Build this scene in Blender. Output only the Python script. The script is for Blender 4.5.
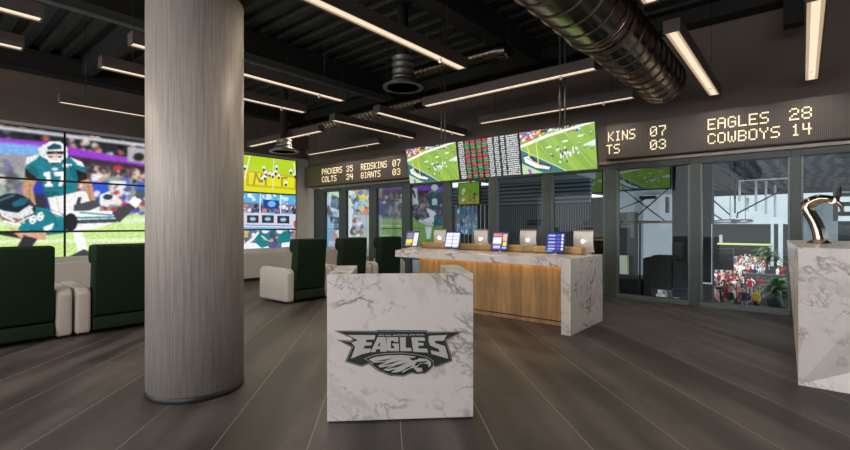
import bpy, bmesh, math, random
import numpy as np
from mathutils import Vector, Matrix
random.seed(7); RNG = np.random.RandomState(5)
PI = math.pi
for o in list(bpy.data.objects): bpy.data.objects.remove(o)
C = bpy.context.scene.collection
# ------------------------------------------------------------------ camera, sky, sun, exposure
EYE = 1.42; FPX = 450.0; YAW = math.radians(40); cY, sY = math.cos(YAW), math.sin(YAW)
cam_d = bpy.data.cameras.new('camera'); cam = bpy.data.objects.new('camera', cam_d); C.objects.link(cam)
cam.location = (0, 0, EYE); cam.rotation_euler = (PI/2, 0, YAW)
cam_d.sensor_width = 36; cam_d.lens = 36*FPX/850; cam_d.clip_end = 400; cam_d.clip_start = .05
bpy.context.scene.camera = cam
world = bpy.data.worlds.new('world'); bpy.context.scene.world = world; world.use_nodes = True
bg = world.node_tree.nodes['Background']; bg.inputs[0].default_value = (.86, .9, 1, 1); bg.inputs[1].default_value = 1.7
sun_d = bpy.data.lights.new('sun', 'SUN'); sun_d.energy = 3.6; sun_d.angle = math.radians(1.5); sun_d.color = (1, .96, .88)
sun = bpy.data.objects.new('sun', sun_d); C.objects.link(sun); sun.rotation_euler = (math.radians(40), 0, math.radians(-4))
def area(name, loc, rot, sx, sy, power, col):
    d = bpy.data.lights.new(name, 'AREA'); d.shape = 'RECTANGLE'; d.size = sx; d.size_y = sy; d.energy = power; d.color = col
    o = bpy.data.objects.new(name, d); C.objects.link(o); o.location = loc; o.rotation_euler = rot; return o
# added fill light behind the camera, brightening surfaces that face it
area('rear_fill_area', (-3.0, -7.6, 2.5), (math.radians(82), 0, 0), 17, 4.6, 260, (1, .95, .9))
# added unseen point lamps behind the camera, more fill for the front faces
for lx_, ly_ in ((-9.5, -3.0), (-7.0, -4.2), (-5.0, -2.2), (-3.2, -4.6), (-1.6, -2.4), (.4, -4.2), (2.2, -2.0), (3.8, -3.6)):
    l_ = bpy.data.lights.new('rear_fill_lamp', 'POINT'); l_.energy = 88; l_.color = (1, .9, .78); l_.shadow_soft_size = 0
    o_ = bpy.data.objects.new('rear_fill_lamp', l_); C.objects.link(o_); o_.location = (lx_, ly_, 3.3)
vs = bpy.context.scene.view_settings
bpy.context.scene.display_settings.display_device = 'sRGB'
vs.view_transform = 'Standard'; vs.look = 'None'; vs.exposure = 0.1; vs.gamma = 1; vs.use_curve_mapping = False

# places read off the photograph: a pixel column/row on a wall plane gives a point of the room
def x_on(px, y): q = (px-425)/FPX; return y*(cY*q-sY)/(cY+sY*q)
def y_on(px, x): q = (px-425)/FPX; return -x*(sY*q+cY)/(sY-cY*q)
def zc(x, y): return -x*sY+y*cY
def z_on(px, py, y): x = x_on(px, y); return EYE+(226-py)/FPX*zc(x, y)
def pix(x, y, z):
    Z = -x*sY+y*cY; return 425+FPX*(x*cY+y*sY)/Z, 226-FPX*(z-EYE)/Z

# ------------------------------------------------------------------ materials
def lin(c): return tuple(((v/255+.055)/1.055)**2.4 if v > 10 else v/255/12.92 for v in c)
MATS = {}
def mat(name, col, rough=.5, metal=0, emit=None, es=1, bump=0, bscale=50, var=0, vscale=6, vstretch=(1, 1, 1), spec=.5):
    if name in MATS: return MATS[name]
    m = bpy.data.materials.new(name); m.use_nodes = True; nt = m.node_tree; b = nt.nodes['Principled BSDF']
    b.inputs['Base Color'].default_value = (*col, 1); b.inputs['Roughness'].default_value = rough; b.inputs['Metallic'].default_value = metal
    b.inputs['Specular IOR Level'].default_value = spec
    if emit: b.inputs['Emission Color'].default_value = (*emit, 1); b.inputs['Emission Strength'].default_value = es
    tc = nt.nodes.new('ShaderNodeTexCoord')
    if var:
        mp = nt.nodes.new('ShaderNodeMapping'); mp.inputs['Scale'].default_value = vstretch; nt.links.new(tc.outputs['Object'], mp.inputs[0])
        n = nt.nodes.new('ShaderNodeTexNoise'); n.inputs['Scale'].default_value = vscale; n.inputs['Detail'].default_value = 5; nt.links.new(mp.outputs[0], n.inputs[0])
        r = nt.nodes.new('ShaderNodeValToRGB'); r.color_ramp.elements[0].position = .3; r.color_ramp.elements[1].position = .7
        r.color_ramp.elements[0].color = (*[c*(1-var) for c in col], 1); r.color_ramp.elements[1].color = (*[min(1, c*(1+var)) for c in col], 1)
        nt.links.new(n.outputs[0], r.inputs[0]); nt.links.new(r.outputs[0], b.inputs['Base Color'])
    if bump:
        n = nt.nodes.new('ShaderNodeTexNoise'); n.inputs['Scale'].default_value = bscale; nt.links.new(tc.outputs['Object'], n.inputs[0])
        bu = nt.nodes.new('ShaderNodeBump'); bu.inputs['Strength'].default_value = bump; bu.inputs['Distance'].default_value = .01
        nt.links.new(n.outputs[0], bu.inputs['Height']); nt.links.new(bu.outputs[0], b.inputs['Normal'])
    MATS[name] = m; return m
def marble():
    m = bpy.data.materials.new('marble'); m.use_nodes = True; nt = m.node_tree; N = nt.nodes.new; L = nt.links.new; b = nt.nodes['Principled BSDF']
    b.inputs['Roughness'].default_value = .22
    tc = N('ShaderNodeTexCoord'); mp = N('ShaderNodeMapping'); mp.inputs['Rotation'].default_value = (.35, -.75, .4); L(tc.outputs['Object'], mp.inputs[0])
    prev = None
    for sc, st, w, dark, off, m0, m1 in ((3.2, (.38, 1, 1), .030, (.23, .20, .18), 0, .46, .58), (5.0, (.4, 1.1, 1), .014, (.30, .27, .25), 7, .5, .62), (1.5, (.4, 1, 1), .05, (.57, .545, .53), 3, .4, .6)):
        ms = N('ShaderNodeMapping'); ms.inputs['Scale'].default_value = st; ms.inputs['Location'].default_value = (off, off, off); L(mp.outputs[0], ms.inputs[0])
        n1 = N('ShaderNodeTexNoise'); n1.inputs['Scale'].default_value = sc; n1.inputs['Detail'].default_value = 8; n1.inputs['Roughness'].default_value = .6; n1.inputs['Distortion'].default_value = .35; L(ms.outputs[0], n1.inputs[0])
        s_ = N('ShaderNodeMath'); s_.operation = 'SUBTRACT'; s_.inputs[1].default_value = .5; L(n1.outputs[0], s_.inputs[0])
        a = N('ShaderNodeMath'); a.operation = 'ABSOLUTE'; L(s_.outputs[0], a.inputs[0])
        r = N('ShaderNodeMapRange'); r.inputs[1].default_value = 0; r.inputs[2].default_value = w; r.inputs[3].default_value = 1; r.inputs[4].default_value = 0; L(a.outputs[0], r.inputs[0])
        n2 = N('ShaderNodeTexNoise'); n2.inputs['Scale'].default_value = 2.6; n2.inputs['Detail'].default_value = 4; L(ms.outputs[0], n2.inputs[0])
        r2 = N('ShaderNodeMapRange'); r2.inputs[1].default_value = m0; r2.inputs[2].default_value = m1; L(n2.outputs[0], r2.inputs[0])
        mu = N('ShaderNodeMath'); mu.operation = 'MULTIPLY'; L(r.outputs[0], mu.inputs[0]); L(r2.outputs[0], mu.inputs[1])
        mx = N('ShaderNodeMixRGB'); L(mu.outputs[0], mx.inputs[0]); mx.inputs[2].default_value = (*dark, 1)
        if prev: L(prev, mx.inputs[1])
        else: mx.inputs[1].default_value = (.68, .65, .635, 1)
        prev = mx.outputs[0]
    L(prev, b.inputs['Base Color']); return m
def wood(name, c1, c2, scale, stretch, rough=.45, metal=0, planks=0):
    m = bpy.data.materials.new(name); m.use_nodes = True; nt = m.node_tree; N = nt.nodes.new; L = nt.links.new; b = nt.nodes['Principled BSDF']
    b.inputs['Roughness'].default_value = rough; b.inputs['Metallic'].default_value = metal
    tc = N('ShaderNodeTexCoord'); mp = N('ShaderNodeMapping'); mp.inputs['Scale'].default_value = stretch; L(tc.outputs['Object'], mp.inputs[0])
    n = N('ShaderNodeTexNoise'); n.inputs['Scale'].default_value = scale; n.inputs['Detail'].default_value = 6; n.inputs['Roughness'].default_value = .65; L(mp.outputs[0], n.inputs[0])
    r = N('ShaderNodeValToRGB'); r.color_ramp.elements[0].position = .32; r.color_ramp.elements[1].position = .68; r.color_ramp.elements[0].color = (*c1, 1); r.color_ramp.elements[1].color = (*c2, 1)
    L(n.outputs[0], r.inputs[0]); out = r.outputs[0]
    if planks:
        sx = N('ShaderNodeSeparateXYZ'); L(tc.outputs['Object'], sx.inputs[0])
        mu = N('ShaderNodeMath'); mu.operation = 'MULTIPLY'; mu.inputs[1].default_value = 1/planks; L(sx.outputs[0], mu.inputs[0])
        fl = N('ShaderNodeMath'); fl.operation = 'FLOOR'; L(mu.outputs[0], fl.inputs[0])
        wn = N('ShaderNodeTexWhiteNoise'); wn.noise_dimensions = '1D'; L(fl.outputs[0], wn.inputs['W'])
        mr = N('ShaderNodeMapRange'); mr.inputs[3].default_value = .78; mr.inputs[4].default_value = 1.15; L(wn.outputs[0], mr.inputs[0])
        mm = N('ShaderNodeMixRGB'); mm.blend_type = 'MULTIPLY'; mm.inputs[0].default_value = 1; L(out, mm.inputs[1]); L(mr.outputs[0], mm.inputs[2]); out = mm.outputs[0]
    L(out, b.inputs['Base Color']); return m
def floor_mat():
    m = bpy.data.materials.new('floor_tile'); m.use_nodes = True; nt = m.node_tree; N = nt.nodes.new; L = nt.links.new; b = nt.nodes['Principled BSDF']
    tc = N('ShaderNodeTexCoord'); mp = N('ShaderNodeMapping'); mp.vector_type = 'POINT'
    # tiles 0.6 x 1.2 m laid at 45 degrees to the walls
    mp.inputs['Rotation'].default_value = (0, 0, math.radians(-45)); L(tc.outputs['Object'], mp.inputs[0])
    sx = N('ShaderNodeSeparateXYZ'); L(mp.outputs[0], sx.inputs[0])
    def M(op, a, v=None, w=None):
        n = N('ShaderNodeMath'); n.operation = op
        if hasattr(a, 'links'): L(a, n.inputs[0])
        else: n.inputs[0].default_value = a
        if v is not None:
            if hasattr(v, 'links'): L(v, n.inputs[1])
            else: n.inputs[1].default_value = v
        return n.outputs[0]
    u = M('DIVIDE', M('ADD', sx.outputs[0], FLOOR_U), .6); v = M('DIVIDE', M('ADD', sx.outputs[1], FLOOR_V), 1.22)
    fu = M('FRACT', u); fv = M('FRACT', v)
    def near(f, w): return M('LESS_THAN', M('MINIMUM', f, M('SUBTRACT', 1.0, f)), w)
    g1 = near(fu, .0045); g2 = near(fv, .0028)
    cid = N('ShaderNodeCombineXYZ'); L(M('FLOOR', u), cid.inputs[0]); L(M('FLOOR', v), cid.inputs[1])
    wn = N('ShaderNodeTexWhiteNoise'); wn.noise_dimensions = '2D'; L(cid.outputs[0], wn.inputs[0])
    # cloudy stone tone; a second stretched noise adds soft paler bands lengthwise
    mp2 = N('ShaderNodeMapping'); mp2.inputs['Scale'].default_value = (1, .35, 1); L(mp.outputs[0], mp2.inputs[0])
    off = N('ShaderNodeVectorMath'); off.operation = 'ADD'; L(mp2.outputs[0], off.inputs[0]); L(wn.outputs[1], off.inputs[1])
    n1 = N('ShaderNodeTexNoise'); n1.inputs['Scale'].default_value = 3.5; n1.inputs['Detail'].default_value = 7; n1.inputs['Roughness'].default_value = .65; L(off.outputs[0], n1.inputs[0])
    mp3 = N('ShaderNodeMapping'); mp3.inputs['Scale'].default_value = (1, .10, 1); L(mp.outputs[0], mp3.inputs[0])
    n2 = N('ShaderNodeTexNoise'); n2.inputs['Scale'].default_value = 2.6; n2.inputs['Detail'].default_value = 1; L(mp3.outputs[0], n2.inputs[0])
    r = N('ShaderNodeValToRGB'); r.color_ramp.elements[0].position = .3; r.color_ramp.elements[1].position = .75
    r.color_ramp.elements[0].color = (.027, .024, .023, 1); r.color_ramp.elements[1].color = (.064, .057, .055, 1); L(n1.outputs[0], r.inputs[0])
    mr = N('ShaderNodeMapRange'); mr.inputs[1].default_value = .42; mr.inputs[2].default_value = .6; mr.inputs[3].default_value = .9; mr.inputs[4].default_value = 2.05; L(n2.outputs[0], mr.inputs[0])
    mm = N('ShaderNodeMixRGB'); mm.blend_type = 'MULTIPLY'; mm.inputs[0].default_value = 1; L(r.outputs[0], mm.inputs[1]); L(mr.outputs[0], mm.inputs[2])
    x1 = N('ShaderNodeMixRGB'); x1.inputs[2].default_value = (.3, .28, .27, 1); L(g1, x1.inputs[0]); L(mm.outputs[0], x1.inputs[1])
    x2 = N('ShaderNodeMixRGB'); x2.inputs[2].default_value = (.035, .032, .03, 1); L(g2, x2.inputs[0]); L(x1.outputs[0], x2.inputs[1])
    L(x2.outputs[0], b.inputs['Base Color']); b.inputs['Specular IOR Level'].default_value = .45
    rr = N('ShaderNodeMapRange'); rr.inputs[3].default_value = .42; rr.inputs[4].default_value = .6; L(n1.outputs[0], rr.inputs[0]); L(rr.outputs[0], b.inputs['Roughness'])
    return m
def glass_mat(name, tint, refl, grough=.0):
    m = bpy.data.materials.new(name); m.use_nodes = True; nt = m.node_tree; nt.nodes.clear(); N = nt.nodes.new; L = nt.links.new
    o = N('ShaderNodeOutputMaterial'); mx = N('ShaderNodeMixShader'); t = N('ShaderNodeBsdfTransparent'); t.inputs[0].default_value = (*tint, 1)
    g = N('ShaderNodeBsdfGlossy'); g.inputs['Roughness'].default_value = grough; fr = N('ShaderNodeFresnel'); fr.inputs[0].default_value = 1.5
    ad = N('ShaderNodeMath'); ad.operation = 'MULTIPLY'; ad.inputs[1].default_value = refl; L(fr.outputs[0], ad.inputs[0]); L(ad.outputs[0], mx.inputs[0])
    L(t.outputs[0], mx.inputs[1]); L(g.outputs[0], mx.inputs[2]); L(mx.outputs[0], o.inputs[0]); return m
def screen_mat(name, strength):
    m = bpy.data.materials.new(name); m.use_nodes = True; nt = m.node_tree; b = nt.nodes['Principled BSDF']; a = nt.nodes.new('ShaderNodeVertexColor'); a.layer_name = 'picture'
    b.inputs['Base Color'].default_value = (.01, .01, .01, 1); b.inputs['Roughness'].default_value = .3
    nt.links.new(a.outputs[0], b.inputs['Emission Color']); b.inputs['Emission Strength'].default_value = strength; return m
def vcol_mat(name, rough=.8):
    m = bpy.data.materials.new(name); m.use_nodes = True; nt = m.node_tree; b = nt.nodes['Principled BSDF']; a = nt.nodes.new('ShaderNodeVertexColor'); a.layer_name = 'picture'
    nt.links.new(a.outputs[0], b.inputs['Base Color']); b.inputs['Roughness'].default_value = rough; return m
def stripes_mat(name, c1, c2, axis, freq, rough=.6, duty=.5, distort=0, metal=0):
    m = bpy.data.materials.new(name); m.use_nodes = True; nt = m.node_tree; N = nt.nodes.new; L = nt.links.new; b = nt.nodes['Principled BSDF']
    b.inputs['Roughness'].default_value = rough; b.inputs['Metallic'].default_value = metal
    tc = N('ShaderNodeTexCoord'); w = N('ShaderNodeTexWave'); w.bands_direction = axis; w.inputs['Scale'].default_value = freq; w.inputs['Distortion'].default_value = distort; w.inputs['Detail'].default_value = 0 if not distort else 1; w.inputs['Detail Scale'].default_value = .6
    L(tc.outputs['Object'], w.inputs[0]); r = N('ShaderNodeValToRGB'); r.color_ramp.elements[0].position = duty-.12; r.color_ramp.elements[1].position = duty+.12
    r.color_ramp.elements[0].color = (*c1, 1); r.color_ramp.elements[1].color = (*c2, 1); L(w.outputs[0], r.inputs[0]); L(r.outputs[0], b.inputs['Base Color']); return m
# phase of the tile grid, measured at two grout lines
_p = math.radians(45)
FLOOR_U = 0.0; FLOOR_V = 0.0
def tile_uv(x, y): return x*math.cos(-_p)-y*math.sin(-_p), x*math.sin(-_p)+y*math.cos(-_p)
def floor_pt(px, py):
    Z = FPX*EYE/(py-226); X = (px-425)/FPX*Z; return X*cY-Z*sY, X*sY+Z*cY
u0, _ = tile_uv(*floor_pt(401.5, 440)); _, v0 = tile_uv(*floor_pt(476, 395.2))
FLOOR_U = 60-u0; FLOOR_V = 122-v0
M_marble = marble()
M_oak = wood('oak', (.30, .17, .065), (.50, .31, .13), 5, (3, 3, .35), .45, 0, .2)
M_col = wood('column_grain', (.28, .25, .23), (.45, .41, .385), 9, (7, 7, .22), .5, .1)
M_brown = mat('brown_plaster', (.115, .090, .075), .75, var=.05, vscale=1.2)
M_grey_wall = mat('grey_wall', (.42, .40, .385), .7, var=.04, vscale=1.5)
M_black = mat('black_satin', (.012, .012, .012), .45)
M_matte_black = mat('matte_black', (.010, .0095, .009), .85)
M_frame = mat('green_grey_frame', (.052, .066, .064), .45, .3)
M_sill = mat('sill_metal', (.10, .125, .125), .4, .4)
M_deck = mat('dark_deck', (.030, .031, .028), .55, .4, var=.2)
M_flange = mat('primer_grey', (.13, .145, .14), .6)
M_house = mat('taupe_housing', (.085, .07, .062), .5)
M_lens = mat('warm_lens', (.8, .7, .6), .5, emit=(1, .79, .58), es=.88)
M_lens_dim = mat('soft_lens', (.6, .5, .4), .5, emit=(1, .72, .48), es=.42)
M_green = mat('green_leather', (.004, .017, .006), .6, bump=.15, bscale=120, spec=.22)
M_cream = mat('cream_fabric', (.50, .47, .44), .75, bump=.2, bscale=200)
M_duct = mat('galvanised', (.27, .225, .18), .2, 1)
M_dark_duct = mat('dark_galvanised', (.2, .2, .18), .4, .6)
M_chrome = mat('chrome', (.50, .42, .34), .12, 1)
M_alu = mat('brushed_aluminium', (.72, .71, .70), .45, .5)
M_board = stripes_mat('led_board', (.030, .026, .024), (.085, .074, .068), 'X', 14, .5)
M_led = mat('led_cream', (.8, .7, .5), .5, emit=(1, .78, .52), es=.85)
M_bronze = mat('bronze_trim', (.25, .21, .18), .4, .5)
M_glass = glass_mat('window_glass', (.86, .92, .93), .38)
M_screen = screen_mat('video_panel', 1.05)
M_screen_dim = screen_mat('video_panel_dim', .6); M_screen_hi = screen_mat('video_panel_bright', 1.25)
M_crowd = vcol_mat('crowd_cloth')
M_white = mat('white_paint', (.75, .76, .77), .6)
M_dk_green = mat('deep_green_grey', (.055, .07, .068), .6)

# ------------------------------------------------------------------ mesh helpers
def obj(name, bm, m, parent=None, smooth=False, bevel=0, seg=2):
    me = bpy.data.meshes.new(name); bmesh.ops.recalc_face_normals(bm, faces=bm.faces); bm.to_mesh(me); bm.free()
    o = bpy.data.objects.new(name, me); C.objects.link(o)
    if isinstance(m, (list, tuple)):
        for k in m: me.materials.append(k)
    elif m: me.materials.append(m)
    if smooth:
        for p in me.polygons: p.use_smooth = True
    if bevel:
        b = o.modifiers.new('bevel', 'BEVEL'); b.width = bevel; b.segments = seg; b.limit_method = 'ANGLE'
        for p in me.polygons: p.use_smooth = seg > 2
    if parent: o.parent = parent
    return o
def tag(o, label, cat, group=None, kind=None):
    o['label'] = label; o['category'] = cat
    if group: o['group'] = group
    if kind: o['kind'] = kind
    return o
def thing(name, label, cat, loc=(0, 0, 0), rz=0, group=None):
    o = bpy.data.objects.new(name, None); C.objects.link(o); o.location = loc; o.rotation_euler = (0, 0, rz); o.empty_display_size = .1
    return tag(o, label, cat, group)
def struct(name, bm, m, parent=None, **k):
    o = obj(name, bm, m, parent, **k)
    if not parent: o['kind'] = 'structure'
    return o
def bx(bm, x0, x1, y0, y1, z0, z1, mi=0, M=None):
    vs_ = [bm.verts.new((x, y, z)) for z in (z0, z1) for y in (y0, y1) for x in (x0, x1)]
    if M: 
        for v in vs_: v.co = M @ v.co
    for f in ((0, 2, 3, 1), (4, 5, 7, 6), (0, 1, 5, 4), (2, 6, 7, 3), (0, 4, 6, 2), (1, 3, 7, 5)):
        fc = bm.faces.new([vs_[i] for i in f]); fc.material_index = mi
    return vs_
def B(*a, **k): bm = bmesh.new(); bx(bm, *a, **k); return bm
def prism(bm, pts, axis, a, b):
    """extrude 2-D points along an axis ('x','y','z') from a to b"""
    def P(p, t): return {'x': (t, p[0], p[1]), 'y': (p[0], t, p[1]), 'z': (p[0], p[1], t)}[axis]
    v0 = [bm.verts.new(P(p, a)) for p in pts]; v1 = [bm.verts.new(P(p, b)) for p in pts]; n = len(pts)
    bm.faces.new(v0); bm.faces.new(v1[::-1])
    for i in range(n): bm.faces.new((v0[i], v1[i], v1[(i+1) % n], v0[(i+1) % n]))
def tube(bm, pts, r, n=12, cap=True):
    pts = [Vector(p) for p in pts]; rings = []; up = None
    for i, p in enumerate(pts):
        t = (pts[min(i+1, len(pts)-1)]-pts[max(i-1, 0)]).normalized()
        a = Vector((0, 0, 1)) if abs(t.z) < .9 else Vector((1, 0, 0))
        if up is not None: a = up
        s = t.cross(a).normalized(); u = s.cross(t).normalized(); up = u
        rr = r[i] if isinstance(r, (list, tuple)) else r
        rings.append([bm.verts.new(p+s*rr*math.cos(2*PI*k/n)+u*rr*math.sin(2*PI*k/n)) for k in range(n)])
    for a, b in zip(rings, rings[1:]):
        for k in range(n): bm.faces.new((a[k], a[(k+1) % n], b[(k+1) % n], b[k])).smooth = True
    if cap: bm.faces.new(rings[0][::-1]); bm.faces.new(rings[-1])
def lathe(bm, prof, cx=0, cy=0, n=48):
    rings = [[bm.verts.new((cx+r*math.cos(2*PI*k/n), cy+r*math.sin(2*PI*k/n), z)) for k in range(n)] for r, z in prof]
    for a, b in zip(rings, rings[1:]):
        for k in range(n): bm.faces.new((a[k], a[(k+1) % n], b[(k+1) % n], b[k])).smooth = True
    bm.faces.new(rings[0][::-1]); bm.faces.new(rings[-1])
def split(o):
    e = o.modifiers.new('edge', 'EDGE_SPLIT'); e.split_angle = math.radians(25); return o
def copy_tree(o, parent=None):
    c = o.copy(); C.objects.link(c)
    if parent: c.parent = parent
    for ch in [q for q in bpy.data.objects if q.parent == o]: copy_tree(ch, c)
    return c

# ------------------------------------------------------------------ picture painter (paints the displays' pictures into vertex colours)
class Pic:
    def __init__(s, U, V, bg=(0, 0, 0)): s.U, s.V = U, V; s.c = np.zeros(U.shape+(3,)); s.c[:] = lin(bg)
    def put(s, mk, col, a=1): s.c[mk] = s.c[mk]*(1-a)+np.array(lin(col))*a
    def poly(s, pts, col, a=1):
        mk = np.zeros(s.U.shape, bool); n = len(pts)
        for i in range(n):
            (x0, y0), (x1, y1) = pts[i], pts[(i+1) % n]
            if y0 == y1: continue
            cr = ((y0 > s.V) != (y1 > s.V)) & (s.U < (x1-x0)*(s.V-y0)/(y1-y0)+x0); mk ^= cr
        s.put(mk, col, a); return s
    def blur(s, k):
        for _ in range(2):
            for ax in (0, 1):
                pad = [(0, 0)]*3; pad[ax] = (k, k); q = np.pad(s.c, pad, 'edge'); n = s.c.shape[ax]
                s.c = sum(np.take(q, range(i, i+n), ax) for i in range(2*k+1))/(2*k+1)
        return s
    def ell(s, cx, cy, rx, ry, col, ang=0, a=1):
        t = math.radians(ang); du, dv = s.U-cx, s.V-cy; p = (du*math.cos(t)+dv*math.sin(t))/rx; q = (-du*math.sin(t)+dv*math.cos(t))/ry
        s.put(p*p+q*q < 1, col, a); return s
    def seg(s, x0, y0, x1, y1, w, col, a=1):
        dx, dy = x1-x0, y1-y0; t = np.clip(((s.U-x0)*dx+(s.V-y0)*dy)/(dx*dx+dy*dy), 0, 1)
        s.put(np.hypot(s.U-x0-t*dx, s.V-y0-t*dy) < w/2, col, a); return s
    def blobs(s, n, x0, x1, y0, y1, r0, r1, cols, ar=1.0, sl=0, rng=None):
        g = rng or RNG
        for _ in range(n):
            x = g.uniform(x0, x1); y = g.uniform(y0, y1)+sl*(x-x0); r = g.uniform(r0, r1)
            s.ell(x, y, r, r*ar, cols[g.randint(len(cols))], g.uniform(0, 90))
        return s
FONT = {'A': '01110 10001 10001 11111 10001 10001 10001', 'B': '11110 10001 10001 11110 10001 10001 11110', 'C': '01110 10001 10000 10000 10000 10001 01110',
 'D': '11110 10001 10001 10001 10001 10001 11110', 'E': '11111 10000 10000 11110 10000 10000 11111', 'G': '01110 10001 10000 10111 10001 10001 01110',
 'I': '01110 00100 00100 00100 00100 00100 01110', 'K': '10001 10010 10100 11000 10100 10010 10001', 'L': '10000 10000 10000 10000 10000 10000 11111',
 'N': '10001 11001 11001 10101 10011 10011 10001', 'O': '01110 10001 10001 10001 10001 10001 01110', 'P': '11110 10001 10001 11110 10000 10000 10000',
 'R': '11110 10001 10001 11110 10100 10010 10001', 'S': '01111 10000 10000 01110 00001 00001 11110', 'T': '11111 00100 00100 00100 00100 00100 00100',
 'W': '10001 10001 10001 10101 10101 10101 01010', 'Y': '10001 10001 01010 00100 00100 00100 00100', '0': '01110 10001 10011 10101 11001 10001 01110',
 '1': '00100 01100 00100 00100 00100 00100 01110', '2': '01110 10001 00001 00110 01000 10000 11111', '3': '01110 10001 00001 00110 00001 10001 01110',
 '4': '10010 10010 10010 11111 00010 00010 00010', '5': '11111 10000 11110 00001 00001 10001 01110', '7': '11111 00001 00001 00010 00100 00100 00100',
 '8': '01110 10001 10001 01110 10001 10001 01110'}
def grid_mesh(name, nu, nv, fn, pic, m, parent=None):
    """nu x nv grid; fn(u,v)->xyz arrays; pic (nv+1,nu+1,3) colours"""
    u, v = np.meshgrid(np.linspace(0, 1, nu+1), np.linspace(0, 1, nv+1)); co = np.stack(fn(u, v), -1).reshape(-1, 3)
    i = np.arange(nv)[:, None]*(nu+1)+np.arange(nu)[None]; f = np.stack([i, i+1, i+nu+2, i+nu+1], -1).reshape(-1, 4)
    me = bpy.data.meshes.new(name); me.from_pydata(co.tolist(), [], f.tolist())
    at = me.color_attributes.new('picture', 'FLOAT_COLOR', 'POINT'); a = np.ones((len(co), 4), np.float32); a[:, :3] = pic.reshape(-1, 3); at.data.foreach_set('color', a.ravel())
    me.materials.append(m); o = bpy.data.objects.new(name, me); C.objects.link(o)
    if parent: o.parent = parent
    return o

# ------------------------------------------------------------------ room shell
XL, YB, ZT = -12.8, 9.1, 5.1          # left wall, glazed back wall, roof deck
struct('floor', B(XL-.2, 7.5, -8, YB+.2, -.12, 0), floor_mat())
struct('wall_left', B(XL-.25, XL, -8, YB+.2, 0, ZT+.3), M_grey_wall)
struct('wall_right', B(7.5, 7.7, -8, YB+.3, 0, ZT+.1), M_brown)
struct('trim_1', B(XL, XL+.05, -8, YB-.02, 3.62, ZT), M_brown)      # brown facing above the video wall
bm = bmesh.new(); bx(bm, XL, -12.45, YB, YB+.25, 0, 2.66); struct('trim_2', bm, M_grey_wall)
struct('wall_back', B(XL, 7.5, YB, YB+.3, 2.66, ZT+.1), M_brown)
# low partition ledge in front of the video wall
struct('trim_3', B(-12.55, -10.6, -8, YB-.08, .08, .72), M_grey_wall, bevel=.02)
struct('baseboard_left', B(-12.5, -10.66, -8, YB-.1, 0, .08), M_black)
# corrugated roof deck, ribs running along X
bm = bmesh.new(); p = []; y = -8.0
while y < YB:
    p += [(y, ZT), (y+.14, ZT), (y+.2, ZT+.09), (y+.3, ZT+.09)]; y += .36
pp = [(a, b) for a, b in p]+[(y, ZT), (y, ZT+.2), (-8, ZT+.2)]
prism(bm, pp, 'x', XL-.1, 7.5); struct('ceiling', bm, M_deck)
def ibeam_y(n, x, z0=4.66, w=.32):
    bm = bmesh.new(); bx(bm, x-w/2, x+w/2, -8, YB, z0, z0+.03); bx(bm, x-.02, x+.02, -8, YB, z0+.03, ZT-.03); bx(bm, x-w/2, x+w/2, -8, YB, ZT-.03, ZT-.001)
    struct('trim_%d' % n, bm, [M_matte_black])
for n, x in enumerate((-12.5, -8.15, -4.2)): ibeam_y(4+n, x)
struct('trim_7', B(-8.37, -8.34, -8, YB, 4.62, 4.70), M_flange)
struct('trim_8', B(XL, 7.5, YB-.34, YB-.02, 4.85, ZT-.002), M_matte_black)
bm = bmesh.new(); bx(bm, XL, 7.5, 2.8, 3.0, 4.8, ZT-.002); struct('trim_9', bm, M_matte_black)

# glazing: windows between mullions, left to right
mull = [(-12.45, -11.9), (-11.12, -10.84), (-9.75, -9.5), (-8.43, -8.18), (-7.0, -6.82), (-5.64, -5.46), (-4.3, -4.11), (-2.99, -2.77), (-1.52, -1.37), (-.15, -.02), (1.24, 1.38), (2.6, 2.74), (4.0, 4.14), (5.4, 5.54), (6.8, 6.94)]
for i, (a, b) in enumerate(mull[:-1]):
    nx = mull[i+1][0]; bm = bmesh.new()
    dd = .02 if i < 4 else .03; bx(bm, a, b, YB-dd, YB+.03+dd, .0, 2.6)                      # mullion
    bx(bm, b-.0, nx, YB-.04, YB+.14, 2.49, 2.6)                # head
    bx(bm, b-.0, nx, YB-.04, YB+.14, .0, .085, 1)              # sill
    w = struct('window_%d' % (i+1), bm, [M_frame, M_sill], bevel=.006)
    obj('pane', B(b+.004, nx-.004, YB+.045, YB+.055, .09, 2.485), M_glass, w)
    bm = bmesh.new(); bx(bm, b, b+.03, YB-.015, YB+.08, .087, 2.488); bx(bm, nx-.03, nx, YB-.015, YB+.08, .087, 2.488)
    obj('glazing_bead', bm, M_sill if 3 < i else M_frame, w)
struct('trim_10', B(-12.45, 7.5, YB-.1, YB-.005, 2.605, 2.655), M_bronze)

# ------------------------------------------------------------------ scoreboards
YF = 8.86
def word(t, txt, pa, pb, z0, z1):
    xa, xb = x_on(pa, YF), x_on(pb, YF); n = len(txt); w = (xb-xa)/(n*6-1); h = (z1-z0)/7
    for i, ch in enumerate(txt):
        bm = bmesh.new()
        for r, row in enumerate(FONT[ch].split()):
            for c_, v in enumerate(row):
                if v == '1':
                    x = xa+(i*6+c_)*w; z = z1-(r+1)*h; bx(bm, x+.10*w, x+.90*w, YF-.006, YF+.0, z+.10*h, z+.90*h)
        obj('digit' if ch.isdigit() else 'letter', bm, M_led, t)
R1, R2 = (3.015, 3.20), (2.775, 2.955)
def board(x0, x1, words, label):
    t = thing('scoreboard', label, 'scoreboard', (0, 0, 0))
    obj('cabinet', B(x0, x1, YF+.02, YB-.003, 2.67, 3.33), M_black, t)
    obj('led_face', B(x0+.01, x1-.01, YF, YF+.02, 2.685, 3.315), M_board, t)
    for txt, a, b, r in words:
        word(t, txt, a, b, *r)
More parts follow.
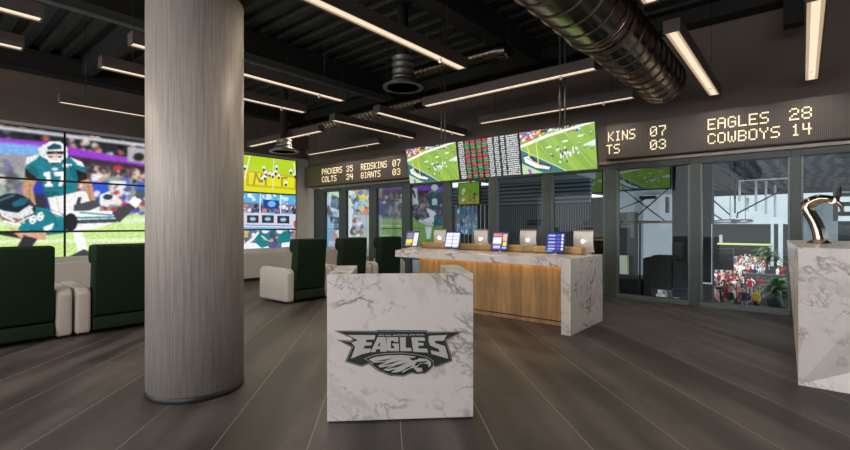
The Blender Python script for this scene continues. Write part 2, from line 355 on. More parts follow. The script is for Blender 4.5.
board(x_on(304.7, YF), -6.0, [('PACKERS', 322, 342.2, R1), ('COLTS', 322, 336.5, R2), ('35', 346.2, 353, R1), ('34', 346.2, 353.3, R2),
      ('REDSKINS', 361, 387, R1), ('GIANTS', 361, 380.5, R2), ('07', 392.5, 400.3, R1), ('03', 392.5, 400.3, R2)],
      'long dark LED scoreboard with PACKERS 35 and COLTS 34, left end of the wall')
board(x_on(606, YF), 4.6, [('KINS', 608, 635.4, R1), ('TS', 606.4, 619.8, R2), ('07', 650, 666, R1), ('03', 650, 666, R2),
      ('EAGLES', 707.5, 769, R1), ('COWBOYS', 707.5, 780, R2), ('28', 789, 812, R1), ('14', 791, 812, R2)],
      'long dark LED scoreboard with EAGLES 28 and COWBOYS 14 above the right windows')

# ------------------------------------------------------------------ video wall
def skin(): return (196, 140, 110)
def big_picture(U, V):
    P = Pic(U, V, (70, 66, 74)); g = np.random.RandomState(3)
    P.poly([(-80, 90), (260, 160), (260, 178), (-80, 146)], (38, 42, 46))
    P.blobs(150, -60, 240, 112, 140, 1.5, 4, [(30, 34, 36), (150, 90, 80), (200, 190, 185), (40, 80, 70), (90, 95, 100), (190, 150, 130), (20, 22, 26)], .8, .13, g)
    P.seg(-60, 121, 240, 158, 2.6, (205, 205, 215))
    P.blobs(90, -60, 240, 133, 141, 1.5, 4, [(60, 60, 66), (190, 175, 170), (36, 36, 40), (120, 110, 112), (220, 220, 220), (150, 110, 100)], .8, .13, g)
    P.poly([(-60, 136), (62, 146), (62, 158), (-60, 151)], (120, 170, 225)); P.poly([(-60, 134), (62, 144.5), (62, 149), (-60, 138)], (150, 70, 205))
    P.poly([(40, 144.5), (70, 148), (145, 162), (240, 180), (240, 188), (145, 170), (70, 156), (40, 154)], (150, 60, 200))
    P.poly([(66, 156), (128, 164), (240, 186), (240, 196), (66, 170)], (52, 42, 52))
    P.poly([(128, 148), (240, 160), (240, 178), (128, 162)], (176, 172, 180)); P.ell(139, 158, 6, 4.5, (40, 40, 44))
    P.poly([(-60, 152), (30, 156), (30, 226), (-60, 226)], (150, 148, 152))
    P.blobs(60, -60, 34, 158, 205, 3, 7, [(172, 168, 172), (120, 122, 128), (200, 190, 188), (150, 170, 150), (90, 92, 98), (120, 116, 160)], 1.2, 0, g)
    P.poly([(32, 182), (48, 184), (50, 216), (30, 216)], (40, 56, 170)); P.poly([(32, 195), (46, 195), (48, 212), (34, 212)], (44, 44, 56))
    P.poly([(78, 166), (240, 190), (240, 222), (78, 220)], (78, 70, 80))
    for x, y, c in ((98, 171, (222, 190, 170)), (106, 174, (214, 186, 165)), (118, 173, (222, 190, 170)), (127, 175, (150, 110, 100)), (136, 175, (224, 190, 168)), (143, 178, (210, 170, 160)), (152, 178, (224, 190, 168)), (163, 180, (220, 180, 160)), (176, 181, (224, 190, 168)), (190, 183, (210, 180, 160)), (205, 186, (224, 190, 168)), (220, 188, (210, 180, 160))):
        P.poly([(x-6, y+4), (x+6, y+4), (x+7, y+42), (x-7, y+42)], [(38, 78, 190), (60, 100, 200), (232, 232, 235), (90, 110, 110), (140, 150, 140), (60, 90, 180)][int(x) % 6]); P.ell(x, y, 4, 5, c)
    P.ell(118, 169, 4.5, 2.2, (205, 40, 50)); P.poly([(110, 182), (126, 182), (128, 204), (112, 206)], (230, 230, 234)); P.poly([(90, 182), (108, 182), (110, 200), (92, 204)], (44, 84, 200))
    P.poly([(78, 186), (86, 186), (84, 200), (80, 200)], (190, 40, 48)); P.blobs(26, 84, 240, 200, 218, 2, 5, [(225, 180, 160), (180, 40, 50), (60, 60, 70), (30, 50, 50), (232, 220, 210)], 1, .02, g)
    P.blobs(120, 80, 240, 180, 212, 1.2, 3, [(230, 228, 230), (60, 90, 190), (90, 90, 96), (200, 160, 140), (40, 42, 52), (170, 60, 60), (150, 160, 150)], 1.5, .02, g)
    P.blobs(140, 66, 240, 158, 168, 1, 2.4, [(40, 34, 44), (64, 50, 66), (90, 80, 90)], 1, .17, g)
    P.poly([(-60, 220), (240, 214), (240, 330), (-60, 330)], (196, 224, 140)); P.seg(-60, 226, 240, 219, 5, (214, 232, 190)); P.seg(-60, 243, 240, 240, 2, (232, 240, 220)); P.seg(-60, 262, 240, 262, 2.5, (240, 240, 235))
    P.blur(max(1, U.shape[1]//110))
    # standing player
    P.poly([(47, 195), (84, 192), (98, 202), (100, 214), (82, 212), (70, 218), (52, 214)], (236, 234, 234)); P.poly([(78, 198), (82, 198), (78, 214), (74, 212)], (40, 60, 80))
    P.poly([(25, 176), (37, 180), (33, 190), (36, 206), (26, 206), (22, 190)], (190, 145, 115)); P.poly([(76, 176), (87, 178), (92, 184), (95, 200), (90, 203), (84, 186), (77, 184)], (196, 145, 112))
    P.poly([(27, 163), (38, 156), (68, 158), (83, 164), (86, 172), (78, 180), (77, 193), (60, 197), (46, 199), (42, 182), (34, 176), (25, 171)], (12, 120, 134))
    P.poly([(40, 180), (46, 199), (60, 197), (58, 192), (46, 192)], (8, 90, 104)); P.poly([(25, 169), (38, 175), (35, 182), (25, 178)], (22, 24, 28)); P.poly([(76, 170), (86, 174), (88, 180), (78, 183)], (22, 24, 28))
    P.poly([(27, 158), (40, 155), (36, 160), (26, 166)], (226, 230, 232)); P.poly([(70, 158), (82, 163), (85, 168), (78, 166)], (226, 230, 232)); P.ell(55, 170, 3, 1.3, (230, 225, 225)); P.poly([(63, 165), (72, 165), (72, 168), (63, 168)], (235, 238, 240))
    P.ell(55, 154, 12.5, 11, (14, 34, 44)); P.poly([(41, 148), (50, 142.5), (60, 142.5), (67, 148), (68, 158), (58, 163), (50, 162), (41, 157)], (232, 234, 236))
    P.poly([(47, 148), (54, 144), (61, 146), (62, 150), (48, 151)], (12, 80, 96)); P.poly([(45, 152), (65, 152), (63, 158), (56, 161), (48, 158)], (40, 36, 40)); P.ell(55, 157, 6, 3.6, (150, 100, 76)); P.seg(44, 152, 50, 163, 1.6, (240, 240, 240)); P.seg(66, 152, 60, 163, 1.6, (240, 240, 240)); P.seg(50, 162.6, 60, 162.6, 1.8, (240, 240, 240))
    for q in (([(44, 173.5), (50, 172.5), (51, 185), (53, 185), (53, 187.5), (45, 187.5), (45, 185), (47, 185), (46.5, 177), (44, 177)]), ([(54, 173), (66, 172.5), (66, 176), (62, 187), (58.5, 187), (61.5, 177), (55, 177)])): P.poly(q, (242, 244, 246))
    P.poly([(30, 165), (36, 168), (40, 176), (36, 178), (28, 172)], (8, 96, 110)); P.poly([(68, 166), (76, 168), (77, 182), (72, 178)], (8, 100, 114)); P.seg(48, 190, 72, 188, 1, (8, 96, 110)); P.seg(40, 166, 44, 171, 1, (20, 140, 152)); P.seg(56, 197, 60, 214, 1.2, (200, 200, 206)); P.seg(86, 202, 92, 212, 1.2, (200, 200, 206))
    P.seg(30, 184, 30, 204, 1.4, (150, 108, 84)); P.seg(88, 186, 91, 200, 1.2, (160, 112, 86)); P.ell(93, 204, 3.6, 3, (30, 110, 120))
    P.poly([(38, 150), (44, 145), (47, 151), (46, 158), (41, 157)], (222, 226, 230)); P.seg(46, 156, 64, 156, 1.1, (226, 228, 230)); P.seg(49, 159.6, 61, 159.6, 1.1, (232, 232, 234)); P.seg(55, 156, 55, 162, 1, (220, 220, 224)); P.ell(52, 154, 1.2, .8, (20, 18, 20)); P.ell(59, 154, 1.2, .8, (20, 18, 20)); P.seg(53, 158, 58, 158, .9, (232, 220, 214))
    # diving player
    P.poly([(100, 196), (110, 192), (114, 202), (108, 208), (100, 206)], (226, 226, 226)); P.ell(108, 198, 5, 3, (34, 62, 74)); P.poly([(74, 206), (98, 200), (101, 207), (86, 213), (74, 212)], (70, 72, 78))
    P.poly([(64, 212), (112, 212), (118, 222), (100, 229), (70, 232)], (238, 238, 238)); P.seg(72, 219, 116, 218, 2, (20, 140, 150)); P.seg(72, 223, 116, 221.5, 4, (66, 70, 86)); P.seg(80, 213.5, 112, 216, 1.5, (20, 130, 140))
    P.poly([(112, 214), (130, 203), (137, 208), (128, 216), (119, 224)], (62, 64, 70)); P.poly([(128, 203), (136, 196), (142, 202), (136, 209)], (240, 240, 240)); P.ell(141, 195, 6, 4.5, (70, 84, 96), -20); P.ell(150, 200, 6, 3, (200, 205, 210))
    P.poly([(17, 232), (27, 214), (36, 208), (50, 210), (66, 216), (74, 224), (68, 234), (50, 236), (36, 236)], (12, 122, 136)); P.ell(71, 223, 7, 9, (24, 28, 34)); P.poly([(50, 211), (60, 214), (66, 220), (56, 217)], (238, 238, 238))
    P.poly([(8, 228), (24, 233), (46, 232), (46, 241), (22, 240), (18, 238)], (206, 160, 134)); P.poly([(24, 236), (38, 240), (32, 248), (16, 254), (18, 246)], (44, 42, 50)); P.poly([(-60, 236), (12, 232), (22, 240), (0, 236), (-60, 246)], (34, 38, 44))
    P.poly([(44, 228), (54, 224), (52, 230), (44, 233)], (238, 238, 238))
    P.ell(15, 209, 21, 14.5, (10, 34, 46), 12); P.poly([(-6, 208), (4, 212), (18, 214), (30, 206), (34, 214), (20, 220), (4, 218)], (214, 218, 222)); P.poly([(12, 204), (22, 199), (30, 199), (24, 206), (14, 208)], (14, 100, 116)); P.poly([(0, 216), (16, 219), (26, 222), (16, 226), (2, 222)], (150, 100, 90)); P.seg(2, 216, 14, 222, 2, (236, 236, 236)); P.seg(20, 218, 32, 208, 1.6, (230, 230, 230)); P.seg(14, 226, 30, 218, 2, (200, 204, 208))
    for ox, oy in ((33, 220.5), (40.5, 217.5)):
        P.ell(ox, oy, 3.3, 4.6, (242, 244, 246), 20); P.ell(ox+.8, oy-1.9, 1.0, 1.1, (12, 122, 136)); P.ell(ox-.4, oy+1.9, 1.0, 1.1, (12, 122, 136))
    P.seg(43.3, 214.5, 45, 216.6, 1.5, (12, 122, 136)); P.seg(47, 229, 52, 226, 1, (235, 238, 240))
    P.poly([(73, 232), (82, 232), (88, 250), (78, 252)], (240, 240, 240)); P.poly([(68, 258), (84, 250), (92, 254), (90, 262), (70, 262)], (60, 62, 70))
    P.seg(-4, 203, 14, 196, 2, (60, 100, 112)); P.seg(20, 199, 32, 205, 1.4, (40, 70, 84)); P.seg(4, 222, 20, 226, 1.8, (232, 232, 232)); P.seg(10, 214, 14, 226, 1.4, (226, 226, 226)); P.seg(22, 214, 24, 224, 1.4, (226, 226, 226)); P.seg(36, 211, 60, 217, 1, (10, 96, 108)); P.seg(30, 231, 60, 233, 1.6, (8, 90, 102)); P.seg(54, 219, 58, 229, 1, (8, 96, 108)); P.ell(61, 219, 3, 2, (30, 134, 146))
    P.blur(1) if U.shape[1] > 200 else None
    n_ = np.random.RandomState(77).normal(0, 1, U.shape); n_ = sum(np.roll(np.roll(n_, a, 0), b, 1) for a in range(4) for b in range(4))/4
    P.c *= np.clip(1+.07*n_, .5, 1.5)[..., None]
    return P.c
def tv_green(U, V):           # yellow-green endzone picture, px frame of the right column
    P = Pic(U, V, (176, 205, 40)); g = np.random.RandomState(8)
    P.poly([(230, 168), (300, 178), (300, 200), (230, 194)], (214, 214, 30)); P.poly([(246, 171), (298, 177), (297, 191), (246, 187)], (190, 176, 34)); P.poly([(249, 173), (295, 179), (294, 189), (249, 185)], (222, 214, 36))
    for q in ([(254, 185), (256, 174), (260, 183), (262, 175)], [(266, 186), (266, 176), (271, 176)], [(282, 187), (282, 179), (287, 179)]):
        for a, b in zip(q, q[1:]): P.seg(*a, *b, 1.8, (150, 140, 44))
    P.seg(250, 157, 245, 180, 1, (240, 240, 220)); P.seg(274, 160, 273, 190, .8, (220, 230, 190)); P.seg(294, 164, 297, 182, 1, (240, 240, 220))
    for x, y in ((264, 169), (266, 174), (265, 178), (270, 175), (277, 168), (276, 173), (279, 177), (273, 176), (291, 172), (295, 176), (286, 184), (245, 168), (262, 180)):
        P.ell(x, y, 1.5, 2, (236, 238, 246)); P.ell(x, y+1.8, 1.1, 1.5, (40, 50, 110))
    return P.c
def tv_studio(U, V):
    P = Pic(U, V, (90, 165, 215)); g = np.random.RandomState(9)
    P.blobs(30, 240, 300, 194, 202, 1, 4, [(240, 246, 250), (120, 190, 230), (200, 226, 240)], .6, .06, g)
    P.poly([(240, 203), (300, 206), (300, 214), (240, 212)], (120, 110, 140)); P.blobs(40, 242, 298, 206, 214, 1, 2.2, [(40, 50, 80), (190, 130, 110), (220, 220, 230), (60, 70, 110)], 1.2, .02, g)
    P.poly([(263.5, 200.5), (279, 201.5), (279, 210), (263.5, 209.5)], (24, 60, 130)); P.ell(272, 205, 4, 3, (110, 170, 230)); P.seg(261, 190, 260, 214, 1, (230, 235, 240)); P.seg(281, 190, 281, 214, 1, (230, 235, 240))
    P.poly([(240, 213.5), (300, 215.5), (300, 229), (240, 228)], (206, 202, 216))
    for x, y in ((253, 220), (268, 220), (283.5, 220.6)): P.poly([(x-6, y-4), (x+6, y-3.6), (x+6, y+4), (x-6, y+3.8)], (44, 40, 60)); P.ell(x, y, 3.2, 2.2, (96, 160, 186)); P.seg(x-2, y, x+2, y, .8, (220, 235, 240))
    P.seg(246, 226, 292, 227, .8, (60, 120, 190)); P.ell(296, 225, 2.4, 4, (176, 90, 90)); return P.c
def tv_tackle(U, V):
    P = Pic(U, V, (100, 110, 134)); g = np.random.RandomState(10)
    P.blobs(60, 240, 300, 228, 240, 1, 3, [(190, 170, 160), (60, 80, 130), (230, 230, 230), (200, 170, 90), (40, 60, 80)], 1.1, .03, g)
    P.poly([(240, 242), (300, 244), (300, 262), (240, 262)], (74, 84, 130)); P.blobs(30, 242, 298, 240, 246, 1, 2.4, [(60, 70, 110), (90, 100, 150), (190, 180, 180)], 1, .03, g)
    P.poly([(257, 233), (266, 231), (271, 237), (270, 246), (262, 249), (256, 244)], (16, 118, 128)); P.poly([(256, 244), (262, 249), (268, 247), (274, 254), (266, 256), (256, 250), (246, 252), (241, 250), (250, 244)], (232, 232, 236))
    P.seg(258, 234, 253, 240, 2.4, (226, 228, 230)); P.seg(253, 240, 244, 247, 3, (224, 226, 232)); P.ell(265.5, 231.5, 3.6, 3, (222, 228, 232)); P.seg(264, 229.5, 268, 231.5, 1, (20, 80, 96)); P.seg(264, 240, 270, 242, 1.6, (196, 140, 112)); P.seg(262, 237, 266, 240, 1, (235, 240, 240))
    P.poly([(279, 234), (286, 232), (291, 237), (290, 244), (282, 245), (277, 240)], (16, 118, 128)); P.ell(280, 231.8, 3.3, 2.9, (224, 230, 232)); P.seg(279, 229.8, 282.6, 231, 1, (20, 80, 96)); P.poly([(282, 244), (290, 243), (292, 250), (286, 256), (281, 252)], (232, 232, 236)); P.seg(278, 238, 272, 240, 1.6, (196, 140, 112)); P.seg(288, 250, 291, 256, 2, (60, 70, 90))
    P.ell(273, 234, 2.4, 2.2, (22, 90, 104)); P.seg(273, 237, 276, 243, 2.6, (60, 70, 96)); P.poly([(292, 234), (298, 234), (299, 246), (293, 245)], (150, 130, 120)); P.ell(295, 231, 2.2, 2.3, (200, 150, 120))
    n_ = np.random.RandomState(5).normal(0, 1, U.shape); P.c *= np.clip(1+.12*n_, .5, 1.5)[..., None]
    return P.c
XS = XL+.075; yc = [.54, 2.55, 4.57, 6.59, 8.60]; zr = [3.535, 2.405, 1.275, .145]
plab = {(0, 0): 'wall display with the helmet of standing player 17, leftmost of the top row',
        (0, 1): 'wall display with purple banner and spectators, top row left of the round column',
        (0, 2): 'wall display of stadium crowd in the top row, directly behind the round column',
        (0, 3): 'wall display of a yellow-green end zone, top row right of the column',
        (1, 0): 'wall display with diving player number 86 in a teal jersey, leftmost of the middle row',
        (1, 1): 'wall display with the diving player\'s outstretched legs, middle row left of the column',
        (1, 2): 'wall display of sideline spectators in the middle row, directly behind the round column',
        (1, 3): 'wall display showing a pale blue television studio desk, right of the round column',
        (2, 0): 'wall display of light green turf at the bottom row, behind the leftmost recliner',
        (2, 1): 'wall display of light green turf at the bottom row, above the pair of cream armrests',
        (2, 2): 'wall display of turf in the bottom row, directly behind the round column',
        (2, 3): 'wall display of teal players tackling, below the studio desk picture'}
for r in range(3):
    for k in range(4):
        y0, y1, z1, z0 = yc[k], yc[k+1], zr[r], zr[r+1]
        t = thing('wall_display', plab[(r, k)], 'display', (XL, (y0+y1)/2, z0), 0, 'displays of the video wall')
        obj('bezel', B(.003, .06, (y0-y1)/2+.001, (y1-y0)/2-.001, .001, z1-z0-.001), M_black, t)
        nu, nv = (220, 124) if k < 2 else (60, 34) if k == 2 else (130, 90)
        g_ = .022; u, v = np.meshgrid(np.linspace(0, 1, nu+1), np.linspace(0, 1, nv+1))
        yy = y0+g_+(y1-y0-2*g_)*u; zz = z0+g_+(z1-z0-2*g_)*v; PX, PY = pix(XS, yy, zz)
        f = big_picture if k < 3 else (tv_green, tv_studio, tv_tackle)[r]
        o = grid_mesh('picture', nu, nv, lambda u, v, y0=y0, y1=y1, z0=z0, z1=z1: (0*u+.0625, -(y1-y0)/2+g_+(y1-y0-2*g_)*u, g_+(z1-z0-2*g_)*v), f(PX, PY), M_screen, t)

# ------------------------------------------------------------------ round column
t = thing('round_column', 'round column clad in grey vertical-grain veneer with black plinth', 'column', (-4.06, 1.73, 0))
bm = bmesh.new(); lathe(bm, [(.384, .05), (.384, 3.36)], n=96); obj('shaft', bm, M_col, t)
bm = bmesh.new(); lathe(bm, [(.384, 0), (.386, .004), (.386, .05), (.38, .052)], n=96); obj('plinth', bm, M_black, t)
bm = bmesh.new(); lathe(bm, [(.37, 3.36), (.37, 3.40), (.33, 3.40), (.33, ZT)], n=64); obj('collar', bm, M_matte_black, t)

# ------------------------------------------------------------------ recliners facing the video wall
def soft(pts, axis, a, b, name, m, parent, bev=.03, seg=4):
    bm = bmesh.new(); prism(bm, pts, axis, a, b); return obj(name, bm, m, parent, bevel=bev, seg=seg)
def make_recliner():
    t = thing('recliner', 'x', 'recliner', (0, 0, 0), 0, 'green recliners facing the video wall')
    soft([(0, .06), (-.03, .22), (-.22, .22), (-.2, .06)], 'y', .012, .668, 'skirt', M_green, t, .015)
    soft([(-.02, .23), (.0, .55), (.035, .90), (.04, 1.165), (-.09, 1.16), (-.16, .85), (-.2, .5), (-.2, .23)], 'y', .01, .67, 'backrest', M_green, t, .035)
    soft([(-.08, .93), (-.19, .9), (-.24, 1.0), (-.2, 1.16), (-.08, 1.17)], 'y', .0, .68, 'headrest', M_green, t, .04)
    soft([(-.205, .22), (-.205, .47), (-.8, .5), (-.86, .42), (-.86, .22)], 'y', .02, .66, 'seat', M_green, t, .05)
    soft([(-.1, .03), (-.1, .16), (-.84, .16), (-.84, .03)], 'y', .05, .63, 'base', M_black, t, .01)
    for a in (-.17, .685):
        soft([(-.03, .03), (-.01, .56), (-.08, .625), (-.88, .635), (-.95, .58), (-.97, .03)], 'y', a, a+.165, 'armrest', M_cream, t, .04)
    return t
r0 = make_recliner(); first = True
for y, lab in ((.64, 'dark green recliner with cream arms at the far left, under the diving player'),
               (1.69, 'dark green recliner with cream arms just left of the round column'),
               (4.73, 'dark green recliner with cream arms right of the column, its whole left armrest visible'),
               (5.78, 'dark green recliner with cream arms, middle of the three right of the column'),
               (6.84, 'dark green recliner with cream arms beside the left end of the long counter')):
    r = r0 if first else copy_tree(r0); first = False; r.location = (-7.02, y, 0); r['label'] = lab

# ------------------------------------------------------------------ front podium with the emblem
ax, ay = floor_pt(327, 424.5); bx_, by_ = floor_pt(473.4, 419.5); ang = math.atan2(by_-ay, bx_-ax); W = math.hypot(bx_-ax, by_-ay); H = 1.065
pod = thing('marble_podium', 'square white marble host podium with an eagle emblem on its front', 'podium', (ax, ay, 0), ang)
obj('front_panel', B(0, W, 0, .05, .012, H), M_marble, pod, bevel=.004)
obj('side_panel', B(0, .165, .05, .72, .012, H), M_marble, pod, bevel=.004)
obj('side_panel', B(W-.165, W, .05, .72, .012, H), M_marble, pod, bevel=.004)
obj('kick', B(.01, W-.01, .008, .7, 0, .012), M_black, pod)
obj('shelf', B(.166, W-.166, .051, .7, .72, .76), M_oak, pod)
M_e = {k: mat('emblem_'+k, c, r, me) for k, c, r, me in (('dark', (.008, .0095, .009), .6, 0), ('silver', (.33, .33, .32), .35, .4), ('grey', (.15, .155, .15), .4, .3), ('light', (.52, .51, .50), .4, .1), ('teal', (.012, .021, .020), .6, 0))}
def E(p):  # emblem drawing units -> panel
    px, py = 330+p[0]/6.07, 325+p[1]/6.07; u = (px-327)/146.4; top = 276-3*u; bot = 424.5-5*u; return (u*W, (bot-py)/(bot-top)*H)
emb = None; lay = [0]
def flat(name, polys, m, parent, dz=None):
    lay[0] += 1; y1 = -.0010*lay[0]-.0005; bm = bmesh.new()
    for pl in polys:
        q = [E(p) for p in pl]; a = [bm.verts.new((p[0], .001, p[1])) for p in q]; b = [bm.verts.new((p[0], y1, p[1])) for p in q]
        bm.faces.new(a); bm.faces.new(b[::-1])
        for i in range(len(q)): bm.faces.new((a[i], b[i], b[(i+1) % len(q)], a[(i+1) % len(q)]))
    bm.normal_update(); bmesh.ops.triangulate(bm, faces=bm.faces[:], ngon_method='EAR_CLIP')
    return obj(name, bm, m, parent)
def grow(pts, d):
    n = len(pts); out = []; A = sum(pts[i][0]*pts[(i+1) % n][1]-pts[(i+1) % n][0]*pts[i][1] for i in range(n)); sg = 1 if A > 0 else -1
    for i in range(n):
        p0, p1, p2 = Vector(pts[i-1]), Vector(pts[i]), Vector(pts[(i+1) % n]); a = (p1-p0).normalized(); b = (p2-p1).normalized()
        n1 = Vector((a.y, -a.x)); n2 = Vector((b.y, -b.x)); m_ = (n1+n2); m_ = m_.normalized() if m_.length > .2 else n1
        k = 1/max(.45, m_.dot(n1)); out.append(tuple(p1+m_*d*k*sg))
    return out
sil = [(22, 41), (272, 41), (284, 35), (580, 35), (592, 44), (806, 41), (704, 95), (742, 222), (640, 260), (622, 254), (606, 274), (576, 300), (524, 305), (490, 298), (440, 318), (360, 314), (285, 285), (232, 243), (188, 260), (88, 230), (126, 142), (38, 95), (122, 102), (134, 88)]
emb = flat('emblem', [sil], M_e['dark'], pod)
flat('outline', [grow(sil, -4)], M_e['silver'], emb)
flat('shield', [grow(sil, -8.5)], M_e['dark'], emb)
flat('band', [[(100, 56), (272, 56), (286, 46), (578, 46), (590, 56), (752, 54), (692, 92), (728, 214), (646, 246), (560, 190), (420, 172), (280, 190), (192, 246), (108, 222), (142, 140), (112, 112), (150, 100)]], M_e['teal'], emb)
lets = {'E1': [(108, 66), (270, 66), (265, 92), (217, 93), (212, 110), (250, 111), (246, 128), (206, 130), (200, 148), (246, 148), (238, 170), (190, 182), (124, 210), (150, 140), (128, 112), (166, 98)],
 'A': [(284, 78), (332, 78), (340, 165), (300, 166), (299, 150), (276, 152), (270, 168), (242, 170), (252, 148)],
 'G': [(338, 78), (408, 78), (408, 106), (382, 106), (382, 98), (364, 98), (364, 145), (384, 145), (384, 130), (374, 130), (374, 116), (412, 116), (414, 162), (348, 162), (338, 150)],
 'L': [(418, 78), (454, 78), (454, 142), (486, 142), (490, 162), (422, 162)], 'E2': [(488, 78), (568, 78), (572, 98), (528, 98), (528, 110), (562, 112), (562, 128), (530, 128), (532, 145), (584, 147), (590, 170), (500, 165)],
 'S': [(594, 68), (706, 62), (684, 98), (632, 98), (634, 112), (694, 130), (716, 208), (640, 186), (612, 178), (606, 156), (660, 168), (656, 148), (602, 126), (592, 96)]}
for i_, l_ in enumerate(lets.values()):
    lay[0] = 4; flat('letter', [l_], M_e['light'], emb)
flat('letter_gap', [[(298, 104), (299, 132), (284, 134)]], M_e['teal'], emb)
head = [(212, 210), (262, 190), (330, 180), (430, 176), (520, 186), (584, 200), (618, 222), (620, 246), (602, 268), (572, 292), (520, 298), (494, 288), (438, 308), (362, 304), (300, 280), (248, 242), (262, 238)]
flat('head_outline', [grow(head, 5)], M_e['silver'], emb); flat('head_base', [head], M_e['dark'], emb)
flat('eagle_head', [[(232, 212), (270, 198), (340, 188), (430, 184), (515, 194), (500, 202), (470, 200), (490, 212), (520, 214), (536, 204), (582, 208), (608, 226), (608, 246), (594, 260), (588, 240), (562, 234), (538, 240), (520, 262), (552, 262), (556, 284), (524, 288), (500, 262), (478, 268), (430, 296), (440, 280), (400, 290), (366, 292), (392, 270), (350, 282), (316, 276), (372, 248), (300, 262), (286, 250), (340, 226), (262, 232)]], M_e['light'], emb)
flat('feather_marks', [[(300, 250), (360, 232), (430, 214), (366, 240)], [(330, 272), (400, 246), (470, 228), (404, 258)], [(262, 222), (330, 212), (380, 204), (330, 220)], [(480, 208), (502, 206), (512, 216), (494, 218)], [(520, 226), (580, 220), (586, 228), (540, 234), (520, 250), (506, 250)], [(420, 286), (470, 256), (500, 246), (470, 266)]], M_e['dark'], emb)
tc_ = bpy.data.curves.new('word', 'FONT'); tc_.body = 'PHILADELPHIA'; tc_.size = 1; tc_.offset = .012; to = bpy.data.objects.new('word', tc_); C.objects.link(to); bpy.context.view_layer.update()
me = bpy.data.meshes.new_from_object(to.evaluated_get(bpy.context.evaluated_depsgraph_get())); bpy.data.objects.remove(to)
xs = [v.co.x for v in me.vertices]; zs = [v.co.y for v in me.vertices]; e0 = E((292, 73)); e1 = E((570, 56))
for v in me.vertices: v.co = (e0[0]+(v.co.x-min(xs))/(max(xs)-min(xs))*(e1[0]-e0[0]), -.0065, e0[1]+(v.co.y-min(zs))/(max(zs)-min(zs))*(e1[1]-e0[1]))
me.materials.append(M_e['light']); to = bpy.data.objects.new('small_lettering', me); C.objects.link(to); to.parent = emb

# ------------------------------------------------------------------ long counter
CT = .986; XR = -2.27
t = thing('betting_counter', 'long white marble and oak service counter under the hanging screens', 'counter', (0, 0, 0))
bm = bmesh.new(); prism(bm, [(-5.37, 5.60), (XR-.131, 5.60), (XR-.131, 6.80), (-6.05, 6.80)], 'z', CT-.112, CT); obj('worktop', bm, M_marble, t, bevel=.004)
obj('end_panel', B(XR-.13, XR, 5.60, 6.80, 0, CT), M_marble, t, bevel=.004)
obj('body', B(-5.22, XR-.132, 6.06, 6.7, .07, CT-.113), M_oak, t, bevel=.003)
obj('plinth', B(-5.2, XR-.132, 6.09, 6.68, 0, .07), M_black, t)
obj('skirting', B(-5.22, XR-.132, 6.045, 6.058, .005, .055), M_oak, t)
M_strip = mat('amber_strip', (.8, .5, .2), .5, emit=(1, .62, .22), es=7)
obj('light_strip', B(-5.2, XR-.16, 5.98, 6.02, CT-.122, CT-.1135), M_strip, t)
bm = bmesh.new(); bx(bm, -5.52, -2.44, 6.44, 6.58, CT+.001, CT+.112)
obj('raised_ledge', bm, M_oak, t, bevel=.03, seg=4)
